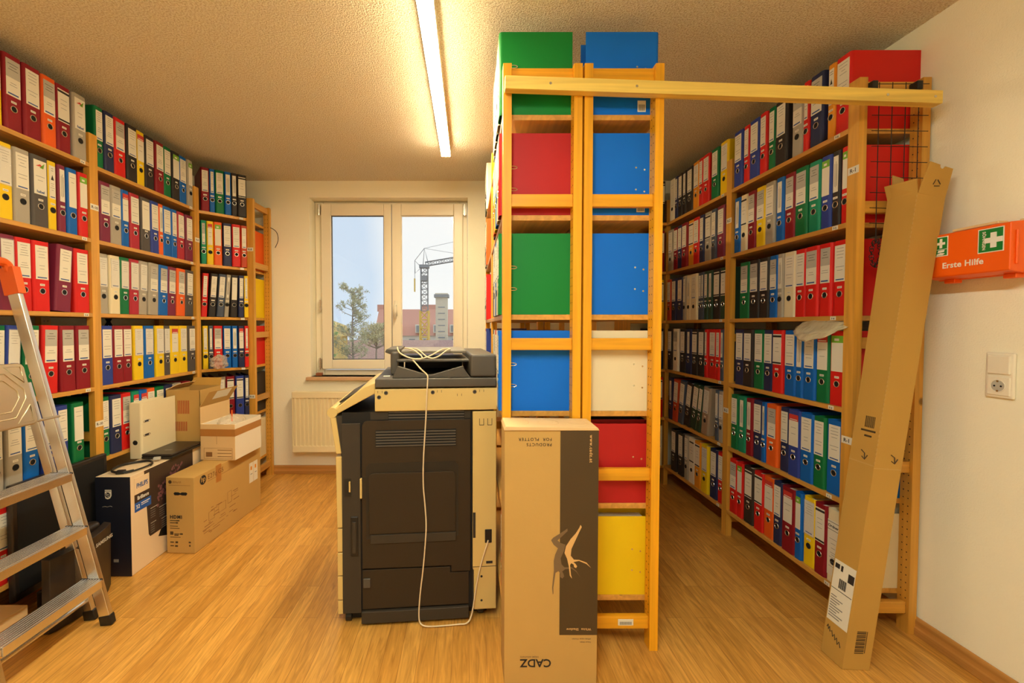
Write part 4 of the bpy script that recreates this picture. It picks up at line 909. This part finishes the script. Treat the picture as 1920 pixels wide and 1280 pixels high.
m = MB(BT); m.obox((-.002, .0, H_+.105), (0, D_-.01, 0), (.055, .02, .095), (-.002, 0, .001)); f2 = m.build('outer_flap', 'card', wb)
m = MB(BT); m.obox((.018, .09, H_+.105+.0375), (0, .16, 0), (.03, .011, .0518), (.0014, 0, -.0008)); m.build('address_label', 'label', f2)
m = MB(BT); m.box(.035, .075, -.0012, 0, .022, .05)
for q in range(3): m.box(.11, .20, -.0012, 0, .022+q*.02, .025+q*.02)
m.box(.022, .205, -.0008, 0, .075, .0762); m.box(.022, .205, -.0008, 0, .008, .0092); m.box(.022, .0232, -.0008, 0, .008, .076); m.box(.2038, .205, -.0008, 0, .008, .076); m.box(.105, .106, -.0008, 0, .10, .195); m.build('printed_marks', 'printbrown', wb)
bg = blob('plastic_bag', (-1.575, 2.865, .628), (.078, .11, .055), 'bag', 'clear plastic bag stuffed into the open white carton', 'plastic bag', 9, .16)
m = MB(); m.beam((-1.565, 2.85, .64), (-1.57, 2.86, .715), .014, .003, (0, 1, 0)); tag(m.build('orange_strip', 'b_orange', None), 'orange strip sticking up out of the open white carton', 'strip')

oc = thing('open_carton', 'brown open carton with red print standing beside the white binder', 'cardboard box', (-1.83, 2.88, .516))
x0, x1, y0, y1, z0, z1 = -1.930, -1.714, 2.752, 2.985, .512, .862
m = MB(); m.box(x0, x1, y0, y0+.004, z0, z1); m.box(x0, x1, y1-.004, y1, z0, z1); m.box(x0, x0+.004, y0, y1, z0, z1); m.box(x1-.004, x1, y0, y1, z0, z1); m.box(x0, x1, y0, y1, z0, z0+.004); m.build('carton', 'card', oc, .001)
quad_panel('flap', V(x0, y0+.001, z1), V(x0, y1, z1), V(x0+.045, y1, z1+.03), V(x0+.045, y0+.05, z1+.03), 'cardlight', oc)
quad_panel('flap', V(x1, y1, z1), V(x0, y1, z1), V(x0+.02, y1+.03, z1+.05), V(x1-.01, y1+.03, z1+.05), 'card2', oc)
for xa, za, zb in ((x0+.075, .20, .285), (x0+.06, .09, .15)):
    m = MB()
    for q in range(7): m.box(xa+q*.011, xa+.006+q*.011, y0-.0008, y0, z0+za, z0+zb)
    m.build('red_print', 'red_print', oc)

b = binder(-1.904, 2.460, .512, 0, .075, 'cream', 'd', 0, 'X', 0, 0, '', 'large cream binder with no label standing on the navy and white monitor carton', noring=True)
child('finger_ring', ring_mesh('cream'), b)
for zz in (.13, .21):
    m = MB(); m.tube([(.0385, .04+.016*math.cos(q)+(.01 if math.cos(q) > 0 else -.01), zz+.006*math.sin(q)) for q in [2*PI*k/16 for k in range(16)]], .0016, 6, 0, True); m.box(.0378, .0384, .025, .055, zz-.004, zz+.004, 1)
    child('clip_slot', m.mesh('slot', ['metal', 'black']), b)

lt = thing('laptop', 'closed black laptop lying on the navy and white monitor carton', 'laptop', (-1.79, 2.65, .517))
bx('laptop_base', 'black', lt, -1.864, -1.690, 2.45, 2.735, .515, .529, .004); bx('laptop_lid', 'monitor', lt, -1.864, -1.690, 2.45, 2.735, .530, .542, .005)
m = MB(); m.box(-1.79, -1.75, 2.53, 2.545, .5418, .5424); m.build('faint_mark', 'ink', lt)
cab = [(-1.80+.075*math.cos(a)*(1+.1*math.sin(3*a)), 2.30+.10*math.sin(a), .517+.003*math.sin(2*a)) for a in [2*PI*k/40*1.85+.3 for k in range(41)]]
cab = [(x, y, z+.009*(i/41)) for i, (x, y, z) in enumerate(cab)]
vc = thing('monitor_cable', 'coiled black monitor cable lying on the navy and white carton', 'cable', (-1.79, 2.33, .516))
m = MB(); m.tube(cab, .0045, 8); m.build('cable', 'black', vc, 0, True)
m = MB(); m.obox((-1.805, 2.195, .5125), (.036, .012, 0), (-.012, .03, 0), (0, 0, .016)); m.build('plug', 'black', vc, .003)
m = MB(); m.obox((-1.765, 2.405, .52), (.03, .014, 0), (-.010, .022, 0), (0, 0, .014)); m.build('plug', 'labelgrey', vc, .002)

# black monitors on the floor
m1 = thing('monitor', 'large black monitor standing behind the ladder against the left rack', 'monitor', (-1.87, 1.97, 0))
m = MB(); m.prism([(-1.943, .10), (-1.915, .10), (-1.915, .600), (-1.943, .600)], (0, 1.80, 0), (1, 0, 0), (0, 0, 1), (0, .480, 0)); m.build('housing', 'monitor', m1, .006)
bx('screen', 'hole', m1, -1.9152, -1.9142, 1.82, 2.26, .13, .58)
m = MB(); m.cyl((-1.80, 1.885, .001), (-1.80, 1.885, .016), .082, 36, 0, .074); m.build('stand_base', 'monitor', m1, .003)
bx('stand_neck', 'monitor', m1, -1.876, -1.846, 1.85, 1.92, .015, .12, .006)
m2 = thing('monitor', 'dark grey curved monitor with pale lettering on the floor behind the ladder', 'monitor', (-1.74, 1.96, 0))
m = MB(); poly = []
for k in range(13):
    a = k/12; poly.append((1.80+.30*a, .318+.016*a))
low = [(2.10, .05), (2.085, .022), (2.02, .004), (1.80, .004)]
arc = lambda y: -1.722+.034*math.sin((y-1.75)/.30*PI*.95)
pts = []; n_ = 15
for j in range(n_):
    y = 1.75+.30*j/(n_-1); x = arc(y); zt = .312+.022*j/(n_-1); zb = .004+.03*max(0, (y-1.98)/.07)**2
    pts += [(x, y, zb), (x+.006, y, zt), (x-.028, y, zt+.004), (x-.034, y, zb)]
fs = []
for j in range(n_-1):
    o = 4*j
    for q in range(4): fs.append((o+q, o+4+q, o+4+(q+1) % 4, o+(q+1) % 4))
fs += [(0, 1, 2, 3), (4*n_-1, 4*n_-2, 4*n_-3, 4*n_-4)]
m.add(pts, fs); m.build('bezel', 'monitor', m2, .003)
m = MB(); m.obox((-1.79, 1.86, .215), (.055, 0, 0), (0, .17, .006), (0, 0, .135)); m.build('rear_housing', 'monitor', m2, .02, False, 4)
text('lettering', 'SAMSUNG', (arc(1.985)+.0085, 1.985, .272), (-.10, 1, .03), (.03, 0, 1), .023, 'labelgrey', m2, .03, 1.05, 'CENTER', None, .95)
bf = bx('flat_carton', 'cardlight', None, -2.12, -1.80, 1.48, 1.742, .001, .135, .003); tag(bf, 'pale flat carton on the floor under the bottom shelf behind the ladder', 'cardboard box')

# ================================================================ step ladder
ld = thing('step_ladder', 'folded aluminium step ladder with orange cap leaning at the left rack', 'ladder', (-1.6, 1.62, 0))
def stile(yb, yt, x0, x1, z1, name, w_=.022, d_=.046):
    m = MB(); m.beam((x0, yb, .035), (x1, yt, z1), w_, d_, (0, 1, 0)); s = m.build(name, 'alu', ld, .003)
    m = MB(); 
    for o in (-.32, .32): m.beam((x0+.001, yb+(-.0115 if yb < yt else -.0115), .05), (x1+.001, yt-.0115, z1), .0012, .012, (0, 1, 0))
    f = MB(); f.beam((x0+.008, yb, .0), (x0, yb, .042), .028, .050, (0, 1, 0)); f.build('foot', 'black', ld, .004); return s
FX0, FX1, FZ = -1.548, -1.890, 1.46
stile(1.820, 1.800, FX0, FX1, FZ, 'front_stile'); stile(1.40, 1.430, FX0, FX1, FZ, 'front_stile')
stile(1.852, 1.825, -1.645, -1.872, 1.03, 'rear_leg', .02, .038); stile(1.373, 1.40, -1.645, -1.872, 1.03, 'rear_leg', .02, .038)
fx_ = lambda z: FX0 + (FX1-FX0)*(z-.035)/(FZ-.035)
for z in (.20, .428, .655):
    m = MB(); x = fx_(z)+.034; ya, yb = 1.40+.02*z+.012, 1.820-.014*z-.012
    m.box(x-.085, x, ya, yb, z-.008, z); m.box(x-.004, x+.004, ya, yb, z-.032, z+.001); m.box(x-.085, x-.081, ya, yb, z-.024, z)
    for k in range(7): m.box(x-.078+k*.0115, x-.0725+k*.0115, ya, yb, z, z+.004)
    t = m.build('tread', 'alu', ld, .001); bx('tread_cap', 'black', ld, x-.088, x+.002, yb, yb+.006, z-.004, z+.003)
# raised platform plate
th = math.atan2(FX1-FX0, FZ-.035); px_, pz_ = -1.708, .885
ev, eu, en = V(math.sin(th), 0, math.cos(th)), V(0, 1, 0), V(math.cos(th), 0, -math.sin(th))
P = lambda a, b, d=0: V(px_, 1.457, pz_) + eu*a + ev*b + en*d
pl = MB(); 
r_ = .02; PW, PH = .245, .245
poly = [(r_, 0), (PW-r_, 0), (PW-r_*.3, r_*.3), (PW, r_), (PW, PH-r_), (PW-r_*.3, PH-r_*.3), (PW-r_, PH), (r_, PH), (r_*.3, PH-r_*.3), (0, PH-r_), (0, r_), (r_*.3, r_*.3)]
pl.prism(poly, P(0, 0), eu, ev, en*.016); pf = pl.build('platform', 'sheet', ld, .005)
em = MB()
def loop(pts, r=.0022): em.tube([P(a, b, .0165) for a, b in pts], r, 6, 0, True)
cx_, cz_ = .115, .122
loop([(cx_-.11, cz_+.02), (cx_-.11, cz_-.02), (cx_-.055, cz_-.085), (cx_+.05, cz_-.085), (cx_+.105, cz_-.015), (cx_+.105, cz_+.02), (cx_+.05, cz_+.085), (cx_-.05, cz_+.085)])
loop([(cx_-.085, cz_+.015), (cx_-.085, cz_-.015), (cx_-.045, cz_-.06), (cx_+.04, cz_-.06), (cx_+.08, cz_-.012), (cx_+.08, cz_+.015), (cx_+.04, cz_+.06), (cx_-.04, cz_+.06)])
for sx in (1, -1):
    for sz in (1, -1):
        X = lambda a: .1225+sx*a; Z = lambda b_: .1225+sz*b_
        loop([(X(.105), Z(.108)), (X(.105), Z(.045)), (X(.045), Z(.108))])
em.build('embossing', 'sheet', pf, 0, True)
m = MB(); m.cyl(P(0, .01, .006), P(0, .01, .006) - eu*.03, .005, 10); m.build('platform_rod', 'alu', ld); m = MB(); m.cyl(P(PW, .01, .006), P(PW, .01, .006) + eu*.095, .005, 10); m.build('platform_rod', 'alu', ld)
m = MB(); m.cyl((-1.655, 1.385, .085), (-1.655, 1.855, .085), .009, 12); m.build('rear_brace', 'alu', ld)
m = MB()
for yb, yt in ((1.803, 1.803), (1.435, 1.435)): m.beam((FX1+.012, yb, FZ-.06), (FX1-.012, yt, FZ+.05), .032, .062, (0, 1, 0))
m.tube(smooth([(FX1-.008, 1.803, FZ+.035), (FX1-.012, 1.795, FZ+.065), (FX1-.012, 1.77, FZ+.075), (FX1-.012, 1.47, FZ+.075), (FX1-.012, 1.445, FZ+.065), (FX1-.008, 1.435, FZ+.035)]), .018, 10); m.build('top_cap', 'orange_cap', ld, .004)

# ================================================================ outside the window
gr = bx('ground_outside', 'ground', None, -60, 40, 6, 140, -6.2, -6.0); struct(gr)
bd = thing('building', 'long building with a red tiled roof and dormers beyond the crane', 'building', (-6, 70, -6))
m = MB(); m.prism([(66, -.2), (70, 3.95), (76, 3.95), (80, -.2)], (-14.5, 0, 0), (0, 1, 0), (0, 0, 1), (24, 0, 0)); m.build('roof', 'roofred', bd)
bx('wall', 'facade', bd, -17, 9.5, 66.4, 79, -6, -.2)
for x in (-14.3, -11.0, -7.6, -4.9, -2.4):
    f = bx('dormer', 'facade', bd, x-.55, x+.55, 65.5, 68, .25, 1.5); bx('pane', 'crane', f, x-.38, x+.38, 65.4, 65.5, .4, 1.35)
for x in (-13.6, -6.6): bx('chimney', 'roofred', bd, x-1.2, x+1.2, 70, 72, 3.6, 4.7)
for k in range(11): f = bx('window', 'crane', bd, -15.8+k*2.2, -14.9+k*2.2, 66.25, 66.4, -1.9, -.7)
lb = thing('building', 'low building with a brownish tiled roof just outside the window', 'building', (-5, 31, -6))
m = MB(); m.prism([(27, -4.6), (32.5, .22), (36, -3)], (-10.2, 0, 0), (0, 1, 0), (0, 0, 1), (10.7, 0, 0)); m.build('roof', 'roofbrown', lb); bx('wall', 'facade', lb, -8.8, .4, 28.5, 35, -6, -3.2)
aw = MB(); aw.prism([(-3.75, -.72), (-3.55, -.55), (-3.05, -.52), (-2.75, -.70), (-2.75, -1.0), (-3.75, -1.0)], (0, 16, 0), (1, 0, 0), (0, 0, 1), (0, 1.5, 0)); aw.box(-3.3, -3.2, 16.6, 16.7, -6, -.9)
tag(aw.build('parasol', 'awning'), 'pale green awning seen at the bottom of the left window pane', 'awning')
yb_ = thing('building', 'yellow house corner at the left edge of the window view', 'building', (-8, 24, -6))
bx('wall', 'facadeyellow', yb_, -12, -7.15, 22, 25.5, -6, .75); m = MB(); m.prism([(-12.4, 3.2), (-12.4, .7), (-7.0, .7), (-7.3, 1.3)], (0, 21.8, 0), (1, 0, 0), (0, 0, 1), (0, 4, 0)); m.build('roof', 'facadeyellow', yb_)
cr = thing('tower_crane', 'tower crane with yellow base and grey lattice mast outside the window', 'crane', (-5.15, 50, -6))
def lattice(p0, p1, w_, r, mat, name, step):
    p0, p1 = V(*p0), V(*p1); t = (p1-p0); L = t.length; t /= L; ref = V(0, 1, 0) if abs(t.y) < .9 else V(1, 0, 0); a = (ref - t*ref.dot(t)).normalized()*w_/2; b = t.cross(a)
    m = MB(); cs = [a+b, a-b, -a-b, b-a]
    for c in cs: m.tube([p0+c, p1+c], r, 4)
    k = int(L/step)
    for i in range(k):
        q0, q1 = p0+t*(L*i/k), p0+t*(L*(i+1)/k)
        for j in range(4):
            c, d = cs[j], cs[(j+1) % 4]; m.tube([q0+(c if i % 2 else d), q1+(d if i % 2 else c)], r*.7, 4); m.tube([q0+c, q0+d], r*.7, 4)
    return m.build(name, mat, cr)
lattice((-5.15, 50, -6), (-5.15, 50, 3.0), .95, .09, 'craneyellow', 'lower_mast', 1.0); lattice((-5.15, 50, 3.0), (-5.15, 50, 8.0), .78, .045, 'crane', 'upper_mast', .62)
bx('cabin', 'crane', cr, -5.5, -4.8, 49.4, 50.5, 6.4, 7.0); bx('slewing_ring', 'crane', cr, -5.7, -4.6, 49.5, 50.5, 7.9, 8.25)
lattice((-5.0, 50, 8.35), (6, 50, 10.2), .45, .04, 'crane', 'jib', .6)
m = MB(); m.tube([(-5.3, 50, 8.2), (-5.15, 50, 10.15), (-4.7, 50, 8.4)], .05, 5); m.tube([(-5.15, 50, 10.15), (-6.25, 50, 8.75), (-5.6, 50, 8.1)], .035, 4); m.tube([(-5.15, 50, 10.15), (6, 50, 12.6)], .02, 4); m.tube([(-5.15, 50, 10.15), (0, 50, 9.3)], .02, 4); m.tube([(-6.25, 50, 8.75), (-6.25, 50, 6.6)], .025, 4); m.tube([(-6.25, 50, 8.75), (-6.2, 50, 7.3), (-5.6, 50, 7.9)], .03, 4); m.build('tie_bars', 'crane', cr)
bx('counterweight', 'craneyellow', cr, -6.33, -6.2, 49.8, 50.2, 5.2, 6.7)
ct = thing('concrete_tower', 'slim pale stair tower with flat cap outside the window', 'tower', (-2.85, 45, -6))
bx('shaft', 'concrete', ct, -3.45, -2.25, 44.5, 45.7, -6, 4.2); bx('cap', 'crane', ct, -3.6, -2.1, 44.3, 45.9, 4.2, 4.5); bx('cap_slab', 'concrete', ct, -3.5, -2.2, 44.4, 45.8, 4.5, 4.62)
m = MB()
for k in range(8): m.box(-3.2, -2.5, 44.47, 44.5, -1.2+k*.62, -1.1+k*.62)
m.build('ladder_rungs', 'crane', ct)
def tree(label, base, h_, r, n, leafmat, seed, leaf=.12, trunk=.12, lo=.5):
    rnd = random.Random(seed); t = thing('tree', label, 'tree', base); b = V(*base); m = MB(); tips = []
    m.tube([b, b+V(.1, 0, h_*.4), b+V(.0, .1, h_*.72), b+V(.1, 0, h_*.92)], [trunk, trunk*.75, trunk*.45, trunk*.12], 7)
    for i in range(54):
        q_ = rnd.random(); z = h_*(lo+(.94-lo)*q_); a = rnd.random()*2*PI; L = r*(.35+1.1*math.sin(PI*min(1, .25+.62*q_)))*rnd.uniform(.5, .9); s = b+V(.05, 0, z*.97); e = s+V(math.cos(a)*L, math.sin(a)*L, L*.55); mid = s.lerp(e, .5)+V(0, 0, -.08*L)
        m.tube([s, mid, e], [trunk*.22, trunk*.13, trunk*.05], 5); tips.append((s, mid, e))
        for _ in range(4):
            f = s.lerp(e, rnd.uniform(.4, 1)); g = f+V(rnd.gauss(0, .3), rnd.gauss(0, .3), rnd.uniform(.0, .45))*r*.45; m.tube([f, g], [trunk*.06, trunk*.03], 4); tips.append((f, f.lerp(g, .5), g))
    m.build('trunk', 'bark', t); m = MB()
    for i in range(n):
        s, md, e = rnd.choice(tips); p = md.lerp(e, rnd.random())+V(rnd.gauss(0, 1), rnd.gauss(0, 1), rnd.gauss(0, 1))*r*.06; a = V(rnd.gauss(0, 1), rnd.gauss(0, 1), rnd.gauss(0, 1)).normalized(); c = a.orthogonal().normalized(); L = leaf*rnd.uniform(.5, 1.2)
        m.add([p-a*L, p+c*L*.5, p+a*L, p-c*L*.5], [(0, 1, 2, 3)])
    m.build('foliage', leafmat, t)
tree('tall sparse young tree in front of the red roof, left window pane', (-5.95, 22, -6), 9.9, .85, 6000, 'leaf', 1, .045, .10, .56)
tree('green leafy tree at the left edge of the left window pane', (-7.2, 21, -6), 9.2, .6, 5000, 'leafgreen', 2, .05, .10, .6)
tree('low olive tree hiding the roof corner in the left window pane', (-5.6, 26, -6), 7.7, 1.1, 5000, 'leaf2', 3, .045, .10, .78)

# ================================================================ world, camera
wd = bpy.data.worlds.new('sky'); SC.world = wd; wd.use_nodes = True; nt = wd.node_tree; bg = nt.nodes['Background']
tc = N(nt, 'ShaderNodeTexCoord'); sp_ = N(nt, 'ShaderNodeSeparateXYZ'); nt.links.new(tc.outputs['Generated'], sp_.inputs[0])
no = N(nt, 'ShaderNodeTexNoise'); no.inputs['Scale'].default_value = 5; no.inputs['Detail'].default_value = 5; nt.links.new(tc.outputs['Generated'], no.inputs['Vector'])
ad = N(nt, 'ShaderNodeMath', operation='MULTIPLY_ADD'); ad.inputs[1].default_value = 14; ad.inputs[2].default_value = 3.2; nt.links.new(sp_.outputs['X'], ad.inputs[0])
a2 = N(nt, 'ShaderNodeMath', operation='MULTIPLY_ADD'); a2.inputs[1].default_value = .8; nt.links.new(no.outputs['Fac'], a2.inputs[0]); 
sb = N(nt, 'ShaderNodeMath', operation='SUBTRACT'); sb.inputs[1].default_value = .4; nt.links.new(ad.outputs[0], sb.inputs[0]); nt.links.new(sb.outputs[0], a2.inputs[2])
cl = N(nt, 'ShaderNodeClamp'); nt.links.new(a2.outputs[0], cl.inputs[0])
mx = N(nt, 'ShaderNodeMix', data_type='RGBA'); mx.inputs[6].default_value = (*lin((206, 221, 241)), 1); mx.inputs[7].default_value = (*lin((246, 245, 246)), 1); nt.links.new(cl.outputs[0], mx.inputs[0])
nt.links.new(mx.outputs[2], bg.inputs['Color']); bg.inputs['Strength'].default_value = 1.1
cam = bpy.data.cameras.new('camera'); co = bpy.data.objects.new('camera', cam); COL.objects.link(co); SC.camera = co
FPX, CX, CY = 815., 880., 633.6
cam.sensor_width = 36; cam.sensor_fit = 'HORIZONTAL'; cam.lens = FPX/1920*36; cam.shift_x = (960-CX)/1920; cam.shift_y = -(640-CY)/1920; cam.clip_start = .05; cam.clip_end = 500
co.location = (0, 0, 1.27); co.rotation_euler = (PI/2-math.atan(22.6/815), 0, 0)
SC.view_settings.view_transform = 'Standard'; SC.view_settings.look = 'None'; SC.view_settings.gamma = 1; SC.view_settings.use_curve_mapping = False; SC.view_settings.exposure = 0.1
